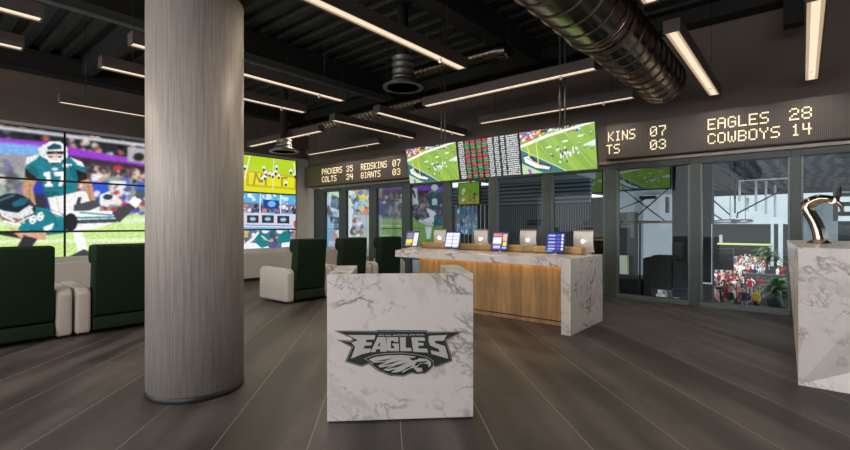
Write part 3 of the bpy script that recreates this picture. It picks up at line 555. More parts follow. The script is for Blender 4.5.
# tablets on stands
def tablet(x, y, kind, lab):
    t = thing('tablet', lab, 'tablet', (x, y, CT), math.radians(14), 'tablets standing on the counter')
    w, hgt, tilt = .135, .31, math.radians(-22)
    Mx = Matrix.Translation((0, 0, .035)) @ Matrix.Rotation(tilt, 4, 'X')
    obj('case', B(-w, w, 0, .010, 0, hgt, M=Mx), M_black, t, bevel=.004)
    bm = bmesh.new(); lathe(bm, [(.07, 0), (.07, .008), (.02, .012), (.012, .02), (.012, .10)], 0, .05, 24); obj('stand', bm, M_alu, t)
    nu, nv = 26, 36; u, v = np.meshgrid(np.linspace(0, 1, nu+1), np.linspace(0, 1, nv+1)); P = Pic(u, 1-v, (44, 50, 150))
    if kind == 0:
        P.poly([(.62, .1), (.97, .1), (.97, .95), (.62, .95)], (225, 225, 245)); P.poly([(.06, .12), (.56, .12), (.56, .5), (.06, .5)], (130, 125, 130)); P.poly([(.04, .55), (.56, .55), (.56, .8), (.04, .8)], (238, 226, 20)); P.poly([(.04, .82), (.5, .82), (.5, .92), (.04, .92)], (240, 170, 80)); P.seg(.7, .75, .9, .75, .08, (240, 200, 60))
    elif kind == 1:
        P.poly([(.03, .06), (.97, .06), (.97, .93), (.03, .93)], (232, 234, 244)); P.seg(.5, .06, .5, .93, .05, (60, 70, 160))
        for q in (.28, .5, .72): P.seg(.08, q, .92, q, .02, (150, 155, 190))
        P.seg(.6, .96, .9, .96, .05, (90, 190, 240))
    elif kind == 2:
        P.poly([(.05, .08), (.6, .08), (.6, .25), (.05, .25)], (250, 130, 90)); P.poly([(.05, .3), (.6, .3), (.6, .66), (.05, .66)], (240, 240, 248)); P.seg(.06, .7, .6, .7, .04, (240, 150, 80)); P.poly([(.1, .76), (.56, .76), (.56, .93), (.1, .93)], (200, 200, 240)); P.poly([(.68, .1), (.95, .1), (.95, .5), (.68, .5)], (250, 190, 120)); P.poly([(.7, .55), (.95, .55), (.95, .8), (.7, .8)], (240, 225, 30)); P.poly([(.68, .84), (.95, .84), (.95, .94), (.68, .94)], (180, 210, 250))
    else:
        for q in (.14, .32, .5, .68, .84): P.poly([(.08, q-.04), (.5, q-.04), (.5, q+.03), (.08, q+.03)], (190, 200, 240)); P.poly([(.55, q-.03), (.76, q-.03), (.76, q+.02), (.55, q+.02)], (110, 125, 210)); P.poly([(.84, q-.06), (.95, q-.06), (.95, q+.06), (.84, q+.06)], (235, 238, 250))
        P.poly([(.02, .92), (.35, .92), (.35, 1), (.02, 1)], (80, 190, 245))
    def fn(u, v):
        X = (u-.5)*2*(w-.008); Zl = .008+v*(hgt-.016); Y = -.0015+0*u; c_, s_ = math.cos(tilt), math.sin(tilt)
        return X, Y*c_-Zl*s_, .035+Y*s_+Zl*c_
    grid_mesh('picture', nu, nv, fn, P.c, M_screen, t)
for i, (x, lab) in enumerate(((-5.57, 'leftmost tablet on the counter, with a yellow block on its screen'), (-4.63, 'tablet on the counter showing a plain white grid page'),
                      (-3.69, 'tablet on the counter with orange, white and yellow blocks on its screen'), (-2.76, 'rightmost tablet on the counter, showing blue rows of text'))):
    tablet(x, 6.22, i, lab)
# staff monitors seen from behind
def monitor(x, y, lab):
    t = thing('staff_monitor', lab, 'monitor', (x, y, CT), math.radians(-8), 'silver staff monitors on the counter')
    Mx = Matrix.Translation((0, -.03, .03)) @ Matrix.Rotation(math.radians(9), 4, 'X')
    bm = bmesh.new(); prof = []
    n = 8
    for i in range(n+1):
        q = i/n; z = .03+.31*q; yy = -.03+.05*math.sin(q*PI)*-.5-.03*q; prof.append((yy, z))
    prism(bm, [(a, b) for a, b in prof]+[(a+.018, b) for a, b in prof[::-1]], 'x', -.155, .155); obj('shell', bm, M_alu, t, bevel=.004)
    obj('top_cap', B(-.155, .155, -.072, -.035, .341, .365), mat('copper_trim', (.30, .19, .12), .4, .5), t, bevel=.003)
    bm = bmesh.new(); lathe(bm, [(.09, 0), (.09, .012), (.03, .02), (.02, .05)], 0, 0, 24); obj('foot', bm, M_alu, t)
    bm = bmesh.new(); bmesh.ops.create_icosphere(bm, subdivisions=2, radius=.018); 
    for v in bm.verts: v.co += Vector((0, -.078, .19))
    obj('lamp', bm, mat('tiny_lamp', (1, 1, 1), .5, emit=(1, .97, .9), es=12), t)
for px, lab in ((443, 'silver monitor back with a bright point, leftmost, beside the yellow-block tablet'), (484, 'silver monitor back with a bright point, between the white-page and orange-block tablets'),
                (531, 'silver monitor back with a bright point, between the orange-block and blue tablets'), (586, 'silver monitor back with a bright point, at the right end of the counter')):
    monitor(x_on(px, 6.73), 6.70, lab)

# ------------------------------------------------------------------ hanging screens
def tv_field(U, V):
    P = Pic(U, V, (132, 172, 64)); g = np.random.RandomState(4)
    for k in range(-3, 9):
        if k % 2: P.poly([(k*.17, -.1), (k*.17+.17, -.1), (k*.17+.75, 1.1), (k*.17+.58, 1.1)], (146, 184, 74))
    for k in range(7): P.seg(.0+k*.2, .22-.05*k, .35+k*.2, 1.05-.03*k, .006, (190, 214, 140))
    P.poly([(0, 0), (1, 0), (0, .34)], (112, 128, 80)); P.blobs(170, -.02, .8, -.03, .12, .012, .03, [(220, 60, 40), (240, 200, 60), (40, 90, 190), (230, 230, 230), (60, 120, 60), (30, 40, 60), (30, 34, 40)], 1.4, 0, g)
    P.poly([(0, .36), (0, .2), (1.02, -.12), (1.02, .0), (.0, .36)], (132, 172, 64)); P.blobs(150, 0, .3, .02, .2, .012, .028, [(220, 60, 40), (240, 200, 60), (40, 110, 200), (230, 230, 230), (200, 80, 60), (90, 150, 60)], 1.3, 0, g)
    P.blobs(60, .3, .75, .0, .06, .01, .02, [(30, 34, 40), (40, 40, 50), (220, 220, 220)], 1.3, 0, g)
    P.poly([(0, .3), (.4, .12), (1.0, -.03), (1.0, .01), (.4, .19), (0, .37)], (238, 242, 232))
    P.poly([(0, .4), (.62, 1.0), (0, 1.0)], (40, 112, 122)); P.seg(0, .4, .62, 1.0, .012, (220, 236, 220))
    P.poly([(0, .74), (.3, 1.0), (0, 1.0)], (180, 214, 170)); P.poly([(.02, .58), (.1, .54), (.2, .68), (.3, .78), (.42, .86), (.4, .95), (.2, .9), (.04, .74)], (40, 44, 52)); P.poly([(.03, .6), (.09, .57), (.17, .7), (.28, .8), (.4, .88), (.38, .93), (.2, .87), (.05, .72)], (232, 238, 238)); P.poly([(.12, .6), (.16, .6), (.26, .74), (.4, .84), (.4, .87), (.26, .79)], (30, 34, 40)); P.seg(.1, .9, .12, 1, .04, (170, 70, 190)); P.seg(.08, .62, .3, .84, .01, (60, 64, 70))
    P.seg(.1, .28, .115, .62, .014, (226, 220, 60)); P.seg(.225, .22, .24, .8, .014, (226, 220, 60)); P.seg(.11, .55, .235, .6, .008, (226, 220, 60))
    for q in ((.4, .42), (.62, .33), (.82, .25)): P.ell(q[0], q[1], .045, .02, (228, 240, 214), -12)
    P.poly([(.84, .46), (1, .36), (1, .5)], (226, 232, 240))
    for _ in range(34): x, y = g.normal(.62, .09), g.normal(.58, .07); P.ell(x, y, .011, .03, [(240, 240, 244), (50, 54, 90), (230, 230, 236)][g.randint(3)])
    for x, y in ((.42, .6), (.8, .42), (.86, .5), (.55, .72), (.95, .22), (.95, .54)): P.ell(x, y, .011, .03, (70, 80, 100)); P.ell(x, y-.02, .009, .014, (230, 235, 235))
    return P.c
def tv_odds(U, V):
    P = Pic(U, V, (16, 18, 22)); g = np.random.RandomState(6)
    for r in range(20):
        y = .03+r*.0495; P.seg(0, y+.022, 1, y+.022, .006, (40, 110, 84))
        for k, (x, w) in enumerate(((.06, .05), (.17, .035), (.27, .035), (.37, .035), (.47, .035), (.56, .04), (.66, .035), (.76, .03), (.86, .05), (.95, .045))):
            col = (214, 212, 216) if k in (0, 5, 6, 7, 8, 9) else [(225, 60, 84), (120, 180, 90), (225, 60, 84), (90, 160, 110)][(r//2+k*(r % 3)) % 4]
            for q in range(3): P.ell(x+(q-1)*w*.62+g.uniform(-.006, .006), y+g.uniform(-.004, .004), w*.34, .016, col)
    return P.c
xe = [-5.92, -4.70, -3.475, -2.255]; tb, bb = (6.46, 2.90), (6.585, 2.225)
for i, (f, lab) in enumerate(((tv_field, 'hanging flat screen showing a green football field, left of the odds board'), (tv_odds, 'hanging flat screen with a dark odds table of red, green and white figures'), (tv_field, 'hanging flat screen showing a green football field, right of the odds board'))):
    x0, x1 = xe[i], xe[i+1]; t = thing('hanging_screen', lab, 'screen', ((x0+x1)/2, bb[0], bb[1]), 0, 'screens hung over the counter')
    dy, dz = tb[0]-bb[0], tb[1]-bb[1]; L_ = math.hypot(dy, dz); n = Vector((0, dz/L_, -dy/L_)); hw = (x1-x0)/2-.004
    bm = bmesh.new(); q = [(0, 0), (dy, dz), (dy+n.y*.05, dz+n.z*.05), (n.y*.05, n.z*.05)]; prism(bm, q, 'x', -hw, hw); obj('housing', bm, M_black, t, bevel=.004)
    nu, nv = 150, 90; u, v = np.meshgrid(np.linspace(0, 1, nu+1), np.linspace(0, 1, nv+1))
    def fn(u, v): return -hw+.012+(2*hw-.024)*u, dy*(.015+.97*v)-n.y*.002, dz*(.015+.97*v)-n.z*.002
    grid_mesh('picture', nu, nv, fn, f(u, 1-v), M_screen, t)
    if i != 1:
        for s in (-.07, .07):
            bm = bmesh.new(); px0 = x_on(439.5 if i == 0 else 559.5, 6.56)-(x0+x1)/2; tube(bm, [(px0+s*.6, dy*.35+.13, dz*.35), (px0+s*.6, dy*.35+.13, ZT-bb[1])], .014, 10); obj('hanger', bm, M_dk_green, t)
        obj('bracket', B(px0-.12, px0+.12, dy*.35+.075, dy*.35+.12, dz*.25, dz*.6), M_black, t)

# ------------------------------------------------------------------ pendant linear lights
def linear_light(x0, x1, y0, y1, lab, group='linear pendant lights'):
    cx, cy = (x0+x1)/2, (y0+y1)/2; lx, ly = x1-x0, y1-y0; hx, hy = lx/2, ly/2; z = 3.55
    t = thing('linear_light', lab, 'ceiling light', (cx, cy, z), 0, group)
    bm = bmesh.new(); T = .015
    bx(bm, -hx, hx, -hy, -hy+T, 0, .145); bx(bm, -hx, hx, hy-T, hy, 0, .145); bx(bm, -hx, -hx+T, -hy+T, hy-T, 0, .145); bx(bm, hx-T, hx, -hy+T, hy-T, 0, .145); bx(bm, -hx+T, hx-T, -hy+T, hy-T, .13, .145)
    obj('housing', bm, M_house, t)
    if lx > ly: bands = [(-hx+T+.001, hx-T-.001, a, b) for a, b in ((-hy+T+.001, -.036), (-.035, .035), (.036, hy-T-.001))]
    else: bands = [(a, b, -hy+T+.001, hy-T-.001) for a, b in ((-hx+T+.001, -.036), (-.035, .035), (.036, hx-T-.001))]
    for k, bnd in enumerate(bands): obj('lens' if k == 1 else 'side_diffuser', B(*bnd, .012, .03), M_lens if k == 1 else M_lens_dim, t)
    for s in (-.38, .38):
        px, py = (s*lx, 0) if lx > ly else (0, s*ly); bm = bmesh.new(); tube(bm, [(px, py, .145), (px, py, ZT-z-.001)], .005, 6); obj('cable', bm, M_black, t)
    for s in (-.25, .25):
        l = bpy.data.lights.new('lamp', 'SPOT'); l.energy = 27; l.color = (1, .84, .66); l.spot_size = math.radians(172); l.spot_blend = .5; l.shadow_soft_size = 0
        lo = bpy.data.objects.new('lamp', l); C.objects.link(lo); lo.parent = t; lo.location = (s*lx if lx > ly else 0, 0 if lx > ly else s*ly, .008)
    px, py = (hx-.5, 0) if lx > ly else (0, hy-.5)
    bm = bmesh.new(); bx(bm, px-.015, px+.015, py-.015, py+.015, -.045, .012); obj('sensor', bm, M_alu, t)
w = .085
LY = [(-3.57, -.9, 2.1, 'pendant bar light at top centre, its near part cut by the frame top, rear section', 0),
 (-3.57, 2.15, 5.06, 'largest pendant bar light running down to the centre from the picture top', 1), (-6.08, -2.2, 1.03, 'pendant bar light in the top left corner, upper of two', 1),
 (-7.26, -2.2, 1.05, 'pendant bar light at the left edge, lower of the two corner ones', 1), (-6.08, 1.83, 5.04, 'long pendant bar light passing behind the column, upper one', 1),
 (-7.26, 1.83, 5.09, 'long pendant bar light passing behind the column, lower one', 1), (-9.9, 1.9, 5.1, 'thin distant pendant bar light over the video wall, left of the column', 1),
 (-7.35, 5.81, 8.32, 'pendant bar light ending near the left hanging screen, further one', 1), (-6.2, 5.95, 8.86, 'pendant bar light pointing at the left hanging screen, nearer one', 1),
 (-1.11, 5.56, 8.75, 'bright pendant bar light right of the big duct', 1), (.1, 5.65, 8.75, 'bright pendant bar light at top right, above EAGLES 28', 1), (-1.11, 1.6, 4.72, 'pendant bar light at the frame top above the big duct, only its end showing', 1),
 (.1, 1.6, 4.7, 'pendant bar light right of the frame', 0)]
for x, a, b, lab, keep in LY:
    if keep: linear_light(x-w, x+w, a, b, lab)
for a, b, y, lab in ((-11.55, -8.38, 6.33, 'pendant bar light above the end zone picture, right of the column'), (-11.55, -8.42, 8.22, 'small pendant bar light just above the PACKERS scoreboard'),
                     (-5.21, -2.16, 6.21, 'pendant bar light crossing the centre and ending at the big duct'), (-5.21, -2.16, 8.02, 'pendant bar light above the right hanging screen')):
    linear_light(a, b, y-w, y+w, lab)

# ------------------------------------------------------------------ ducts
t = thing('spiral_duct', 'large ribbed galvanised spiral duct at top centre right', 'duct', (-1.77, 3, 3.77))
bm = bmesh.new(); r = .35; yy = -7.5; prof = []
pts = []; rad = []
def ringed(y0, y1, r, step, amp):
    p, q = [], []; y = y0
    while y < y1-.001:
        for dy, dr in ((0, 0), (.82, 0), (.86, amp), (.96, amp), (.99, 0)):
            p.append(y+dy*step*1.0); q.append(r+dr)
        y += step
    p.append(y1); q.append(r); return p, q
p_, q_ = ringed(-7, 5.1, .372, .30, .016); tube(bm, [(0, y-3, 0) for y in p_], q_, 56); split(obj('near_section', bm, M_duct, t))
bm = bmesh.new(); p_, q_ = ringed(5.12, 8.1, .345, .30, .018); tube(bm, [(0, y-3, 0) for y in p_], q_, 56); split(obj('far_section', bm, M_duct, t))
bm = bmesh.new(); tube(bm, [(0, 2.02, 0), (0, 2.04, 0), (0, 2.12, 0), (0, 2.14, 0)], [.372, .40, .40, .372], 56); obj('joint_collar', bm, M_duct, t)
for y in (-1, 1.2, 4):
    bm = bmesh.new(); bx(bm, -.012, .012, y-.012, y+.012, .34, ZT-3.77); obj('hanger', bm, M_black, t)
t = thing('cross_duct', 'slim ribbed spiral duct running along the back below the roof deck', 'duct', (-7, 7.05, 3.98))
bm = bmesh.new(); p_, q_ = ringed(-3.7, 4.85, .15, .13, .014); tube(bm, [(y, 0, 0) for y in p_], q_, 32); split(obj('pipe', bm, M_duct, t))
for x in (-3, 0, 3):
    bm = bmesh.new(); bx(bm, x-.01, x+.01, -.01, .01, .14, ZT-3.98); obj('hanger', bm, M_black, t)
# small branch with elbow near the centre light
t = thing('branch_duct', 'short ribbed branch duct with collar beside the end of the largest light', 'duct', (-4.6, 6.45, 4.3))
bm = bmesh.new(); p_, q_ = ringed(-1.0, .75, .105, .11, .014); tube(bm, [(x, 0, -.02*x) for x in p_], q_, 24); split(obj('pipe', bm, M_duct, t))
bm = bmesh.new(); tube(bm, [(.76, 0, -.02), (.77, 0, -.02), (.95, 0, -.05), (.96, 0, -.05)], [.11, .135, .135, .11], 24); split(obj('collar', bm, M_duct, t))
for x in (-.7, .5):
    bm = bmesh.new(); bx(bm, x-.008, x+.008, -.008, .008, .1, ZT-4.3); obj('hanger', bm, M_black, t)
def diffuser(x, y, z, lab, h_):
    t = thing('round_diffuser', lab, 'air diffuser', (x, y, z), 0, 'round air diffusers')
    bm = bmesh.new()
    for r in (.34, .27, .2, .13): lathe(bm, [(r, 0), (r, .012), (r-.045, .03), (r-.045, .018)], 0, 0, 48)
    obj('rings', bm, M_dark_duct, t)
    bm = bmesh.new(); lathe(bm, [(.34, .03), (.2, .10), (.17, .14)], 0, 0, 48); obj('cone', bm, M_dark_duct, t)
    bm = bmesh.new(); lathe(bm, [(.32, .022), (.32, .029)], 0, 0, 48); obj('face_plate', bm, M_dark_duct, t)
    bm = bmesh.new(); lathe(bm, [(.09, h_+.05), (.09, ZT-z-.0)], 0, 0, 24); obj('riser', bm, M_matte_black, t)
    bm = bmesh.new(); pr = [(.165, .14)]
    zz = .14
    while zz < h_: pr += [(.165, zz), (.185, zz+.02), (.185, zz+.035), (.165, zz+.05)]; zz += .11
    lathe(bm, pr, 0, 0, 40); obj('drop_pipe', bm, M_dark_duct, t)
Zd = FPX*(3.72-EYE)/137; Xd = (403-425)/FPX*Zd; diffuser(Xd*cY-Zd*sY, Xd*sY+Zd*cY, 3.72, 'round air diffuser on a ribbed drop, near the centre of the ceiling', .5)
Zd = FPX*(3.16-EYE)/73; Xd = (284-425)/FPX*Zd; diffuser(Xd*cY-Zd*sY, Xd*sY+Zd*cY, 3.16, 'round air diffuser hanging above the end zone picture', .3)
t = thing('ceiling_box', 'small black box fixed near the ceiling between the two right lights', 'ceiling box', (x_on(796, 8.4), 8.4, 4.3))
obj('case', B(-.14, .14, -.12, .12, 0, .5), M_matte_black, t, bevel=.01); obj('mount', B(-.02, .02, -.02, .02, .5, .8), M_black, t)

# ------------------------------------------------------------------ right marble bar
t = thing('marble_bar', 'tall faceted white marble bar at the right edge', 'bar counter')
BZ = 1.22; A_ = (-.03, 5.19, 0); B_ = (-.03, 5.19, BZ); C_ = (-.16, 7.7, BZ); D_ = (.02, 7.7, 0); G_ = (.71, 5.19, BZ); F_ = (2.4, 5.19, 0); H_ = (2.4, 5.5, BZ); I_ = (2.4, 7.7, 0); J_ = (2.4, 7.7, BZ)
bm = bmesh.new(); V = [bm.verts.new(p) for p in (A_, B_, C_, D_, G_, F_, H_, I_, J_)]
for f in ((0, 3, 2), (0, 2, 1), (0, 1, 4), (0, 4, 6), (0, 6, 5), (1, 2, 8, 6, 4), (5, 6, 8, 7), (3, 7, 8, 2), (0, 5, 7, 3)): bm.faces.new([V[i] for i in f])
obj('slab', bm, M_marble, t, bevel=.003)
# beer tap tower
tx, ty = x_on(819, 6.5), 6.5
t = thing('tap_tower', 'curved chrome beer tap tower standing on the marble bar', 'tap tower', (tx, ty, BZ))
path = [(0, .01), (-.005, .05), (-.02, .14), (-.05, .24), (-.095, .33), (-.115, .385), (-.10, .43), (-.055, .465), (.0, .485), (.06, .48), (.11, .465)]
for k, off in enumerate((-.09, -.03, .03, .09)):
    bm = bmesh.new(); tube(bm, [(a+.012*k, off*(1-.25*i/10), b) for i, (a, b) in enumerate(path)], [.05, .049, .046, .043, .042, .046, .05, .05, .045, .04, .038], 16); obj('pipe', bm, M_chrome, t)
bm = bmesh.new(); lathe(bm, [(.105, 0), (.105, .012), (.08, .03), (.06, .04)], 0, 0, 40); obj('base', bm, M_chrome, t)
bm = bmesh.new(); tube(bm, [(.10, -.09, .46), (.10, .09, .46)], .035, 20); obj('manifold', bm, M_chrome, t)
for k, off in enumerate((-.06, 0, .06)):
    bm = bmesh.new(); tube(bm, [(.10, off, .455), (.15, off, .44), (.18, off, .40), (.185, off, .34)], [.022, .022, .018, .013], 14); tp = obj('faucet', bm, M_chrome, t)
    bm = bmesh.new(); tube(bm, [(.15, off, .455), (.155, off, .49), (.16, off, .53), (.163, off, .60)], [.010, .012, .018, .015], 12); obj('tap_handle', bm, M_black, t)

# ------------------------------------------------------------------ beyond the glass: concourse
def fb(px0, px1, py0, py1, y, dep=.05):
    """box on the plane at depth y spanning the given columns; rows taken at its middle"""
    a, b = x_on(px0, y), x_on(px1, y); m_ = (px0+px1)/2; return B(a, b, y, y+dep, z_on(m_, py1, y), z_on(m_, py0, y))
# large pictures beyond the panes: left two displays, the rest added for reflections
def pic_left(U, V):
    P = Pic(U, V, (120, 124, 130)); g = np.random.RandomState(12)
    P.poly([(318, 185), (345, 185), (345, 250), (318, 250)], (200, 200, 206)); P.poly([(318, 215), (338, 212), (334, 250), (318, 250)], (120, 158, 190)); P.poly([(332, 195), (341, 200), (340, 212), (330, 208)], (34, 36, 44)); P.poly([(328, 205), (334, 218), (332, 224), (326, 212)], (34, 36, 44)); P.poly([(334, 218), (340, 218), (340, 232), (334, 231)], (40, 40, 46)); P.poly([(333, 232), (337, 236), (338, 248), (334, 246)], (220, 110, 60)); P.blobs(8, 325, 342, 188, 197, 1.5, 3, [(40, 40, 44), (230, 230, 230), (190, 120, 90), (120, 190, 190)], 1, 0, g)
    P.poly([(345, 185), (372, 185), (372, 216), (345, 216)], (150, 140, 150)); P.blobs(40, 346, 371, 188, 214, 1.5, 3.5, [(240, 200, 80), (230, 120, 60), (60, 80, 170), (230, 230, 235), (50, 40, 60), (140, 190, 210)], 1.1, 0, g)
    P.poly([(345, 216), (372, 216), (372, 250), (345, 250)], (168, 172, 170)); P.poly([(346, 196), (351, 200), (352, 238), (346, 238)], (226, 228, 232)); P.blobs(16, 350, 362, 216, 236, 1.3, 2.6, [(200, 140, 110), (60, 60, 110), (170, 60, 60), (226, 226, 230), (40, 40, 50)], 1.2, .8, g)
    P.poly([(372, 185), (384, 185), (384, 250), (372, 250)], (60, 70, 120)); P.blobs(10, 373, 383, 188, 210, 1.5, 3, [(230, 120, 50), (110, 180, 60), (60, 90, 190), (200, 60, 50)], 1.3, 0, g); P.poly([(374, 216), (383, 216), (383, 250), (374, 250)], (150, 160, 180)); P.poly([(382, 185), (405, 185), (405, 220), (382, 220)], (36, 38, 44)); P.blobs(10, 384, 404, 190, 206, 1.2, 2.4, [(200, 200, 205), (180, 130, 100), (60, 60, 70)], 1.2, 0, g)
    P.poly([(382, 220), (412, 220), (412, 250), (382, 250)], (80, 130, 50)); P.seg(382, 227, 412, 227, 1, (220, 230, 220)); P.poly([(382, 236), (412, 238), (412, 241), (382, 240)], (170, 190, 160)); P.poly([(392, 185), (397, 185), (397, 240), (392, 240)], (30, 36, 40))
    return P.c
def pic_mid(U, V):
    P = Pic(U, V, (50, 52, 62)); g = np.random.RandomState(13)
    P.blobs(90, 405, 450, 190, 222, 1, 3, [(30, 32, 40), (180, 130, 110), (70, 80, 130), (120, 110, 120), (150, 50, 60), (40, 44, 60)], 1.2, 0, g); P.poly([(415, 186), (450, 188), (450, 193), (415, 191)], (110, 60, 170)); P.poly([(405, 221), (450, 221), (450, 250), (405, 250)], (100, 150, 60))
    P.poly([(411, 189), (417, 189), (418, 205), (411, 206)], (210, 210, 215)); P.seg(413, 192, 415, 198, 2, (40, 44, 50))
    P.ell(434.5, 188.5, 3.4, 3, (210, 214, 220)); P.poly([(428, 193), (440, 193), (443, 200), (438, 210), (431, 210), (427, 200)], (16, 66, 84)); P.poly([(432, 200), (437, 200), (437, 206), (432, 206)], (200, 204, 210)); P.poly([(426, 209), (434, 212), (440, 220), (432, 224), (426, 226), (420, 222), (430, 218)], (220, 222, 226)); P.poly([(434, 216), (446, 214), (444, 226), (434, 228)], (18, 84, 100)); P.seg(420, 222, 432, 226, 3, (200, 204, 210)); P.poly([(425, 228), (432, 228), (430, 240), (427, 240)], (225, 225, 228))
    return P.c
def pic_endzone(U, V): 
    P = Pic(U, V, (126, 160, 30)); P.poly([(455, 196), (480, 197), (480, 206), (455, 206)], (170, 160, 40)); P.blobs(16, 461, 475, 190, 203, .8, 1.8, [(210, 214, 220), (60, 70, 90), (110, 140, 60)], 1.2); return P.c
def pic_studio(U, V):
    P = Pic(U, V, (50, 96, 150)); P.blobs(60, 455, 480, 206, 236, 1, 2.6, [(180, 200, 220), (40, 60, 110), (120, 110, 130), (200, 204, 214), (60, 140, 150)], 1.1); P.seg(456, 228, 478, 229, 2, (90, 160, 220)); return P.c
def picture_panel(px0, px1, py0, py1, y, f, m, lab, nu=70, nv=50, pw=0, hang=0):
    a, b = x_on(px0, y), x_on(px1, y); mid = (px0+px1)/2; z0, z1 = z_on(mid, py1, y), z_on(mid, py0, y)
    t = thing('picture_panel', lab, 'display', ((a+b)/2, y, z0), 0, 'large displays beyond the glass'); hw = (b-a)/2
    obj('housing', B(-hw-.03, hw+.03, .004, .09, -.03, z1-z0+.03), M_black, t)
    if hang: obj('hanger', B(-.03, .03, .095, .14, (z1-z0)*.5, 4.099-z0), M_black, t)
    else: obj('post', B(pw-.06, pw+.06, .095, .16, -z0-.1, z1-z0-.1), M_black, t)
    u, v = np.meshgrid(np.linspace(0, 1, nu+1), np.linspace(0, 1, nv+1)); PX, PY = pix(a+(b-a)*u, y, z0+(z1-z0)*v)
    grid_mesh('picture', nu, nv, lambda u, v: (-hw+2*hw*u, 0*u, (z1-z0)*v), f(PX, PY), m, t)
picture_panel(324, 372.5, 183, 256, 11.0, pic_left, M_screen_hi, 'display beyond the left panes showing white-shirted players and fans', 110, 110)
picture_panel(375.5, 407, 183, 256, 11.0, pic_left, M_screen_dim, 'darker display beyond the glass with black-clad players on green turf', 80, 90)
picture_panel(409, 449, 184, 254, 11.6, pic_mid, M_screen_dim, 'dim painted reflection beyond the glass, a teal player above a diving one', 90, 90)  # this and next two: video wall reflections in the glass, built as glowing panels
picture_panel(458.7, 479, 184, 205, 12.0, pic_endzone, M_screen_dim, 'small painted reflection of the yellow-green field, high beyond the glass', hang=1)
picture_panel(457, 477.5, 207.5, 236, 12.0, pic_studio, M_screen_dim, 'small painted reflection of the blue studio behind the vertical rods')
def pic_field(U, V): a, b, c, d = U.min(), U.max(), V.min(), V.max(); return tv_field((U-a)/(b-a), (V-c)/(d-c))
M_reflection = screen_mat('field_reflection_glow', .22)  # low glow for field reflections in the glass, built as hung panels
picture_panel(618, 670, 168, 190, 14.0, pic_field, M_reflection, 'dim painted football field reflection high behind the pane left of EAGLES', 70, 40, hang=1)
picture_panel(572, 602, 173, 194, 14.0, pic_field, M_reflection, 'dim painted football field reflection high above the brown curtain', 60, 40, hang=1)
# ribbed partition and slats
M_rib = stripes_mat('ribbed_wall', (.03, .037, .037), (.24, .29, .29), 'X', 4.2, .6)
M_slat = stripes_mat('horizontal_slats', (.06, .075, .08), (.34, .40, .42), 'Z', 2.6, .6)
t = thing('ribbed_partition', 'dark grey-green ribbed partition beyond the centre panes', 'partition'); yP = 13.0
obj('ribbed_panel', B(x_on(450, yP), x_on(590, yP), yP, yP+.15, 0, z_on(520, 207, yP)), M_rib, t)
obj('slatted_panel', B(x_on(450, yP), x_on(590, yP), yP, yP+.15, z_on(520, 207, yP), z_on(520, 184, yP)), M_slat, t)
obj('pale_canopy', B(x_on(496, yP), x_on(592, yP), yP-1.2, yP+.3, z_on(520, 184, yP)+.005, z_on(520, 178, yP)), mat('pale_canopy', (.55, .63, .66), .6), t)
for k in range(11):
    px = 452+k*4.1; y = 11.3; x = x_on(px, y); tag(obj('steel_rod', B(x-.012, x+.012, y-.012, y+.012, -.1, z_on(px, 206, y)), M_alu), 'thin upright steel rod in the screen beyond the centre-left pane', 'rod', 'upright steel rods beyond the glass')
t = thing('brown_curtain', 'dark brown pleated curtain beyond the glass, right of the counter end', 'curtain')
bm = bmesh.new(); y = 11.0; a, b = x_on(591, y), x_on(616, y); n = 40
pts = [(a+(b-a)*i/n, y+.05*math.sin(i*1.3)) for i in range(n+1)]; prism(bm, pts+[(p[0], p[1]+.03) for p in pts[::-1]], 'z', 0.0, z_on(603, 198, y)); obj('cloth', bm, mat('brown_cloth', (.055, .035, .022), .8), t)
obj('rail', B(a, b, y-.08, y-.06, 1.05, 1.09), mat('warm_rail', (.5, .28, .12), .4, .5), t)
# dark hull-shaped fittings and the warm rail at eye level
t = thing('warm_rail', 'warm metal rail at eye height beyond the panes', 'rail'); y = 11.8
zr_ = z_on(560, 223.5, y); bm = bmesh.new(); tube(bm, [(x_on(545, y), y, zr_), (x_on(700, 11.2), y, zr_)], .035, 10); obj('bar', bm, mat('warm_bar', (.34, .2, .12), .4, .5), t)
for pa, pb in ((526, 545), (582, 596), (618, 624)):
    bm = bmesh.new(); xa, xb = x_on(pa, y), x_on(pb, y); tube(bm, [(xa, y, zr_), (xa+.08, y, zr_), (xb-.08, y, zr_), (xb, y, zr_)], [.02, .08, .08, .03], 14); obj('dark_fitting', bm, M_black, t)
bm = bmesh.new(); xx = x_on(640, y); tube(bm, [(xx, y, 0), (xx, y, zr_)], .02, 8); obj('post', bm, M_black, t)
# concourse floor, far walls
bm = bmesh.new(); prism(bm, [(-14, YB+.3), (x_on(655, YB+.3), YB+.3), (x_on(655, 14.6), 14.6), (-14, 14.6)], 'z', -.4, -.1)
struct('trim_11', bm, mat('terrace_floor', (.05, .05, .052), .5))
tag(obj('plaza_ground', B(-90, 40, 14.6, 130, -5.5, -5.25), mat('plaza_paving', (.045, .042, .038), 1, var=.2, vscale=.5, spec=0)), 'pale paved plaza ground below the windows', 'ground')
t = thing('wavy_canopy', 'blue-grey canopy ceiling with wavy line pattern beyond the right panes', 'canopy')
M_wave = stripes_mat('wavy_canopy', (.035, .06, .09), (.17, .24, .31), 'X', .6, .6, .5, 5)
obj('soffit', B(-14, 12, 9.45, 42, 4.1, 4.25), M_wave, t); obj('edge_beam', B(-14, 12, 42, 42.4, 3.7, 4.3), M_black, t)
for x in (-3.4,): obj('side_beam', B(x, x+.35, 9.7, 42, 3.85, 4.09), M_black, t)
M_facade = mat('white_cladding', (.44, .48, .50), .7, var=.1, vscale=.5); M_recess = mat('recess_dark', (.05, .055, .05), .8)
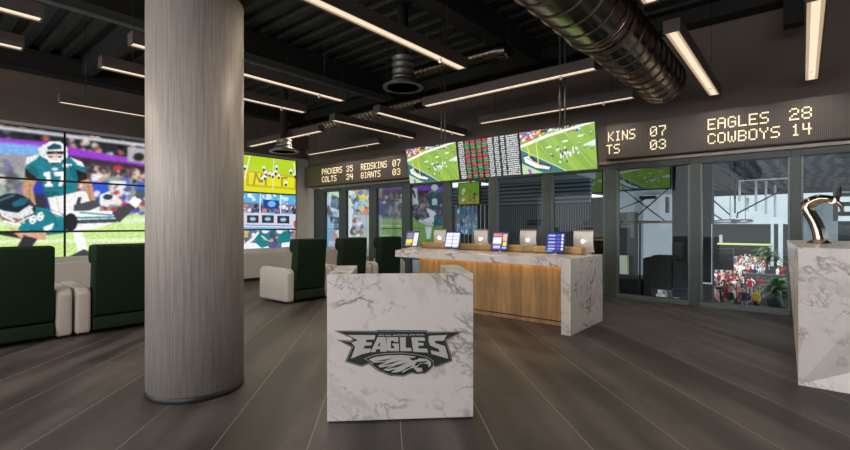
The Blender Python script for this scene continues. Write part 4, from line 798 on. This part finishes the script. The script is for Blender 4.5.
t = thing('far_building', 'far white-clad building front with a dark recessed storey above the crowd', 'building'); yF = 92.0
def zf(px, py): return z_on(px, py, yF)
obj('upper_wall', B(x_on(690, yF), x_on(860, yF), yF, yF+2, zf(750, 225), 19), M_facade, t)
obj('recess', B(x_on(690, yF), x_on(860, yF), yF+4, yF+5, -5.2, zf(750, 225)), M_recess, t)
obj('shelf', B(x_on(716, yF), x_on(770, yF), yF+1.5, yF+2.5, zf(745, 246.5), zf(745, 244.8)), mat('yellow_lit_shelf', (.6, .6, .2), .5, emit=(.75, .72, .12), es=.12), t)
obj('lower_band', B(x_on(716, yF), x_on(770, yF), yF+2.6, yF+3.5, zf(745, 256), zf(745, 247.5)), M_black, t)
obj('counter_wall', B(x_on(734, yF), x_on(762, yF), yF+1, yF+2.4, -5.2, zf(745, 258)), mat('tan_render', (.34, .31, .25), .7), t)
for a, b in ((771, 774), (778.5, 783)): obj('pillar', B(x_on(a, yF), x_on(b, yF), yF-.8, yF-.1, -5.2, zf(775, 224)), M_facade, t)
obj('low_box', B(x_on(718, yF), x_on(721, yF), yF+1.6, yF+2.2, zf(720, 244), zf(720, 236)), M_facade, t)
t = thing('white_hall', 'bright white hall wall with a dark doorway beyond the truss, right of the curtain', 'wall'); yW = 30.0
def wz(px, py): return z_on(px, py, yW)
obj('upper_panel', B(x_on(612, yW), x_on(692, yW), yW, yW+.3, wz(650, 213), 4.09), M_facade, t)
obj('wide_panel', B(x_on(645, yW), x_on(674, yW), yW-.4, yW-.02, wz(660, 262), wz(660, 196)), mat('bright_white', (.85, .87, .88), .6), t)
for a, b in ((600, 617.5), (638, 643)): obj('pillar', B(x_on(a, yW), x_on(b, yW), yW, yW+.3, wz(630, 292), wz(630, 213)), M_facade, t)
obj('dark_door', B(x_on(617.5, yW), x_on(626, yW), yW+.2, yW+.4, wz(620, 257), wz(620, 213)), M_black, t)
obj('grey_pillar', B(x_on(627, yW), x_on(637.5, yW), yW, yW+.3, wz(630, 285), wz(630, 213)), mat('olive_grey', (.12, .12, .10), .7), t)
obj('cream_cabinet', B(x_on(617.5, yW), x_on(629.5, yW), yW-.5, yW-.1, wz(622, 283), wz(622, 256)), mat('cream_panel', (.75, .72, .5), .6), t)
obj('dark_side', B(x_on(643.3, yW), x_on(645, yW), yW, yW+.3, wz(644, 285), wz(644, 213)), M_black, t)
# hanging white tubes and cables
t = thing('tube_chandelier', 'rail with hanging white tubes under the wavy canopy', 'hanging light'); yT = 18.0
obj('rail', B(x_on(738, yT), x_on(795, yT), yT-.03, yT+.03, z_on(765, 181, yT), z_on(765, 180, yT)), M_white, t)
for px in (745, 780):
    bm = bmesh.new(); tube(bm, [(x_on(px, yT), yT, z_on(765, 180.5, yT)), (x_on(px, yT), yT, 4.099)], .012, 6); obj('cable', bm, M_black, t)
for px, a, b in ((739.5, 182, 202), (747.5, 199, 212), (756, 181, 212), (766, 182, 215), (775, 186, 218)):
    bm = bmesh.new(); x = x_on(px, yT); tube(bm, [(x, yT, z_on(px, b, yT)), (x, yT, z_on(px, a, yT))], .035, 10); obj('tube', bm, M_white, t)
def cable(pa, ya, pb, yb, y, r=.02, lab=''):
    bm = bmesh.new(); tube(bm, [(x_on(pa, y), y, z_on(pa, ya, y)), (x_on(pb, y), y, z_on(pb, yb, y))], r, 6); return obj('strut', bm, M_black, CB)
CB = thing('cable_truss', 'thin black crossing truss struts beyond the right panes', 'truss')
for a in ((625, 192, 665, 222), (668, 190, 636, 218), (620, 210, 650, 198), (712, 200, 730, 216), (790, 187, 738, 214), (738, 213, 737, 219), (712, 214, 724, 222), (735, 195, 735, 214)): cable(*a, 16.0, .022)
bm = bmesh.new(); tube(bm, [(x_on(735, 16), 16, z_on(735, 200, 16)), (x_on(735, 16), 16, 4.099)], .03, 6); obj('hanger', bm, M_black, CB)
obj('beam', B(x_on(640, 16), x_on(656, 16), 15.9, 16.1, z_on(650, 200, 16), z_on(650, 197, 16)), M_black, CB)
obj('beam', B(x_on(666, 16), x_on(669, 16), 15.9, 16.1, z_on(668, 214, 16), z_on(668, 198, 16)), M_black, CB)
t = thing('ring_lamp', 'pair of thin oval rings at eye height beyond the tall dark posts', 'hanging ring'); y = 13
for cx_, rx_ in ((726, 11), (742, 8)):
    bm = bmesh.new(); X0 = x_on(cx_, y); z = z_on(cx_, 222.5, y); n = 36; R = rx_*zc(X0, y)/FPX/1.0
    bm2 = bmesh.new(); tube(bm2, [(X0, y+.8, z+.04), (X0, y+.8, 4.099)], .008, 6); obj('cable', bm2, M_black, t)
    P0 = [(X0+R*math.cos(2*PI*k/n), y+.8*math.sin(2*PI*k/n), z+.04*math.sin(2*PI*k/n)) for k in range(n+1)]; tube(bm, P0, .025, 8, False); obj('ring', bm, M_alu, t)
bm = bmesh.new(); tube(bm, [(x_on(700, y), y, z_on(700, 222.5, y)), (x_on(716, y), y, z_on(716, 222.5, y))], .03, 8); obj('arm', bm, M_alu, t)
# dark posts, furniture
def dark(name, px0, px1, py0, py1, y, dep, lab, cat, m=M_black, base=-.1):
    a, b = x_on(px0, y), x_on(px1, y); mid = (px0+px1)/2; return tag(obj(name, B(a, b, y, y+dep, base, z_on(mid, py0, y)), m, bevel=.01), lab, cat)
GZ = -5.25
M_char = mat('charcoal', (.010, .010, .010), .7)
dark('square_post', 672, 687, 160, 290, 10.6, .35, 'wide dark square post beyond the glass, left of the mullion', 'post', M_char)
dark('square_post', 702, 712, 160, 287, 10.6, .3, 'narrow dark square post beyond the glass, right of the mullion', 'post', M_char, GZ)
dark('low_cabinet', 617, 640, 281, 296, 10.0, .4, 'low black cabinet at the foot of the pane, beside the curtain', 'cabinet', M_char)
t = thing('high_back_booth', 'black high-backed booth seat just beyond the glass', 'booth')
for nm, a in (('backrest', (643, 652, 259, 297, 10.05, .5)), ('panel', (651, 672, 257, 291, 10.1, .5)), ('side', (672.5, 691, 262, 290, 10.05, .4))):
    y = a[4]; mid = (a[0]+a[1])/2; obj(nm, B(x_on(a[0], y), x_on(a[1], y), y, y+a[5], z_on(mid, a[3], y), z_on(mid, a[2], y)), M_char, t, bevel=.02)
obj('plinth', B(x_on(644, 10.2), x_on(651, 10.2), 10.2, 10.5, -.1, z_on(647, 297, 10.05)), M_char, t)
t = thing('standing_monitor', 'small brown-black monitor on the narrow post, above the crowd', 'monitor'); y = 10.5
obj('case', B(x_on(714, y), x_on(733.5, y), y, y+.08, z_on(723, 271, y), z_on(723, 249.5, y)), mat('smoky_screen', (.035, .028, .026), .3), t, bevel=.006)
obj('arm', B(x_on(712.6, y), x_on(716, y), y+.085, y+.12, z_on(715, 262, y), z_on(715, 259, y)), M_black, t)
t = thing('display_stand', 'slim white frame standing between the mullion and narrow post', 'frame'); y = 10.565
for a in ((701, 702.4, 225, 284), (711.2, 712, 225, 284)): obj('upright', fb(*a, y, .03), M_alu, t)
obj('crossbar', B(x_on(701, y), x_on(712, y), y, y+.03, z_on(706, 285, y), z_on(706, 283.5, y)), M_alu, t)
# louvres at the right edge
t = thing('louvre_screen', 'dark horizontal louvre screen at the far right beyond the glass', 'louvre'); y = 9.9
xa = x_on(838, y)
obj('post', B(xa-.06, xa, y-.03, y+.05, z_on(838, 222, y), z_on(838, 178, y)), M_black, t)
for k in range(13):
    z = z_on(845, 246, y)+k*.155; bm = bmesh.new(); prism(bm, [(y-.05, z), (y+.04, z+.06), (y+.04, z+.075), (y-.05, z+.015)], 'x', xa+.001, xa+1.8); obj('slat', bm, M_frame, t)
tag(obj('pale_panel', B(x_on(803, 12), x_on(838, 12), 12, 12.1, -.1, z_on(820, 199, 12)), M_facade), 'pale panel standing beyond the glass behind the tap tower', 'panel')

# ------------------------------------------------------------------ crowd on the plaza
def person_mesh(pose, shirt, pants, hair, skin_c, seed):
    g = random.Random(seed)
    J = {'pel': (0, 0, .95), 'ch': (0, .01, 1.25), 'sh': (0, 0, 1.43), 'nk': (0, 0, 1.50), 'hd': (0, -.02, 1.63), 'top': (0, -.01, 1.72)}
    R = {'pel': (.15, .11), 'ch': (.155, .11), 'sh': (.12, .09), 'nk': (.06, .06), 'hd': (.085, .1), 'top': (.06, .07)}
    E_ = [('pel', 'ch'), ('ch', 'sh'), ('sh', 'nk'), ('nk', 'hd'), ('hd', 'top')]
    for s, n in ((-1, 'l'), (1, 'r')):
        st = .08 if pose == 1 else 0
        J['hip'+n] = (s*.10, 0, .88); J['kn'+n] = (s*.11, -s*st, .48); J['an'+n] = (s*.11, s*st, .08); J['to'+n] = (s*.12, s*st-.14, .04)
        R['hip'+n] = (.09, .09); R['kn'+n] = (.06, .06); R['an'+n] = (.045, .045); R['to'+n] = (.04, .03)
        J['so'+n] = (s*.19, 0, 1.40); R['so'+n] = (.06, .06)
        if pose == 2 and s > 0: J['el'+n] = (s*.30, -.05, 1.55); J['wr'+n] = (s*.26, -.08, 1.80); J['ha'+n] = (s*.25, -.08, 1.88)
        elif pose == 1: J['el'+n] = (s*.25, -.02, 1.14); J['wr'+n] = (s*.14, -.22, 1.12); J['ha'+n] = (s*.08, -.27, 1.14)
        else: J['el'+n] = (s*.25, .02, 1.13); J['wr'+n] = (s*.26, -.05, .90); J['ha'+n] = (s*.26, -.07, .81)
        R['el'+n] = (.045, .045); R['wr'+n] = (.035, .035); R['ha'+n] = (.035, .04)
        E_ += [('pel', 'hip'+n), ('hip'+n, 'kn'+n), ('kn'+n, 'an'+n), ('an'+n, 'to'+n), ('sh', 'so'+n), ('so'+n, 'el'+n), ('el'+n, 'wr'+n), ('wr'+n, 'ha'+n)]
    ks = list(J); me = bpy.data.meshes.new('s'); me.from_pydata([J[k] for k in ks], [(ks.index(a), ks.index(b)) for a, b in E_], []); o = bpy.data.objects.new('s', me); C.objects.link(o)
    md = o.modifiers.new('s', 'SKIN'); md.use_smooth_shade = True
    for i, k in enumerate(ks): me.skin_vertices[0].data[i].radius = R[k]; me.skin_vertices[0].data[i].use_root = (k == 'pel')
    sb = o.modifiers.new('b', 'SUBSURF'); sb.levels = 1
    bpy.context.view_layer.update(); m2 = bpy.data.meshes.new_from_object(o.evaluated_get(bpy.context.evaluated_depsgraph_get())); bpy.data.objects.remove(o); m2.name = 'person'
    at = m2.color_attributes.new('picture', 'FLOAT_COLOR', 'POINT')
    hands = [Vector(J['ha'+n]) for n in 'lr']+[Vector(J['wr'+n]) for n in 'lr']
    for i, v in enumerate(m2.vertices):
        c = v.co; col = shirt
        if c.z < .93 and abs(c.x) < .24: col = pants
        if c.z < .1: col = (25, 25, 28)
        if min((c-h_).length for h_ in hands) < .11: col = skin_c
        if abs(c.x) < .13 and c.z > 1.49: col = skin_c
        if abs(c.x) < .14 and (c.z > 1.68 or (c.z > 1.58 and c.y > .0)): col = hair
        at.data[i].color = (*lin(col), 1)
    m2.materials.clear(); m2.materials.append(M_crowd); return m2
kinds = [('a white', (235, 235, 235), 36), ('a dark red', (150, 20, 50), 16), ('a yellow', (225, 195, 60), 5), ('a pink', (235, 160, 170), 8), ('an orange', (215, 130, 80), 4), ('a navy blue', (35, 45, 90), 12), ('a black', (28, 28, 32), 16), ('a bright blue', (50, 90, 180), 8), ('a grey', (140, 140, 140), 12)]
meshes = []
for i, (nm, sc, n) in enumerate(kinds):
    for p_ in range(2): meshes.append((nm, n, person_mesh((i+p_) % 3, sc, [(40, 42, 55), (60, 60, 70), (150, 140, 120), (30, 30, 34)][(i+p_) % 4], [(40, 26, 18), (90, 60, 30), (20, 18, 16)][(i+p_*2) % 3], [(215, 165, 135), (225, 180, 150), (140, 95, 70)][(i+p_) % 3], i*3+p_)))
rr = random.Random(21); spots = []
def gpt(px, py): Z = FPX*6.67/(py-226); X = (px-425)/FPX*Z; return X*cY-Z*sY, X*sY+Z*cY
blocks = [gpt(776, 312), gpt(767, 290), gpt(781, 305), gpt(773, 296)]
def free(x, y): return all((x-a)**2+(y-b)**2 > .6 for a, b in spots) and all((x-a)**2+(y-b)**2 > 8 for a, b in blocks)
tries = 0; pool = [m_ for m_ in meshes for _ in range(m_[1])]
GZ = -5.25
def crowd(n, p0, p1, y0, y1):
    k = 0; tr = 0
    while k < n and tr < 4000:
        tr += 1; py = rr.uniform(y0, y1); px = rr.uniform(p0, p1); Z = FPX*(EYE-GZ)/(py-226); X = (px-425)/FPX*Z; x, y = X*cY-Z*sY, X*sY+Z*cY
        if y > 90 or not free(x, y): continue
        spots.append((x, y)); k += 1; nm, _, me = rr.choice(pool)
        o = bpy.data.objects.new('person', me); C.objects.link(o); o.location = (x, y, GZ); o.rotation_euler = (0, 0, rr.uniform(0, 2*PI)); o.scale = (1.25, 1.25, rr.uniform(.95, 1.08)*1.1)
        tag(o, 'person in %s top standing in the crowd on the plaza' % nm, 'person', 'people in %s tops in the plaza crowd' % nm.split(' ', 1)[1])
crowd(190, 714, 768, 262, 314); crowd(50, 714, 768, 288, 316); crowd(5, 777, 783, 270, 300); crowd(9, 700, 713, 296, 312); crowd(8, 655, 668, 300, 318); crowd(8, 676, 690, 300, 318)
# planters
def planter(px, py, h_, r_, lab):
    Z = FPX*(EYE-GZ)/(py-226); X = (px-425)/FPX*Z; x, y = X*cY-Z*sY, X*sY+Z*cY
    t = thing('potted_palm', lab, 'potted plant', (x, y, GZ)); bm = bmesh.new(); lathe(bm, [(.5, 0), (.7, .9), (.6, .9), (.55, .8)], 0, 0, 20); obj('pot', bm, M_char, t)
    bm = bmesh.new(); tube(bm, [(0, 0, .8), (.03, 0, h_*.6)], .1, 8); obj('stem', bm, mat('bark', (.12, .08, .05), .9), t)
    bm = bmesh.new(); g = random.Random(int(px))
    for k in range(70):
        a = g.uniform(0, 2*PI); e = g.uniform(.1, 1.3); L_ = r_*g.uniform(.6, 1.1); b0 = Vector((0, 0, g.uniform(.5, .8)*h_)); prev = None
        for s in range(5):
            q = s/4; p = b0+Vector((math.cos(a)*L_*q*math.cos(e), math.sin(a)*L_*q*math.cos(e), L_*q*math.sin(e)-.6*L_*q*q)); w_ = .16*math.sin(PI*min(q+.12, 1)); sd = Vector((-math.sin(a), math.cos(a), 0))*w_
            cur = (bm.verts.new(p-sd), bm.verts.new(p+sd))
            if prev: bm.faces.new((prev[0], prev[1], cur[1], cur[0]))
            prev = cur
    obj('fronds', bm, mat('palm_green', (.05, .13, .03), .6), t)
planter(776, 312, 2.4, 2.2, 'leafy potted palm at the right foot of the crowd'); planter(767, 290, 5.2, 2.2, 'taller dark potted palm behind the crowd, by the white pillars'); planter(781, 305, 2.2, 1.8, 'small potted palm under the edge of the marble bar')
tag(obj('planter_box', B(*(lambda x, y: (x-2.2, x+.9, y, y+1, GZ, GZ+1.9))(*(lambda Z, X: (X*cY-Z*sY, X*sY+Z*cY))(FPX*6.67/70, 348/FPX*FPX*6.67/70))), M_recess), 'dark grey planter box among the crowd', 'planter')
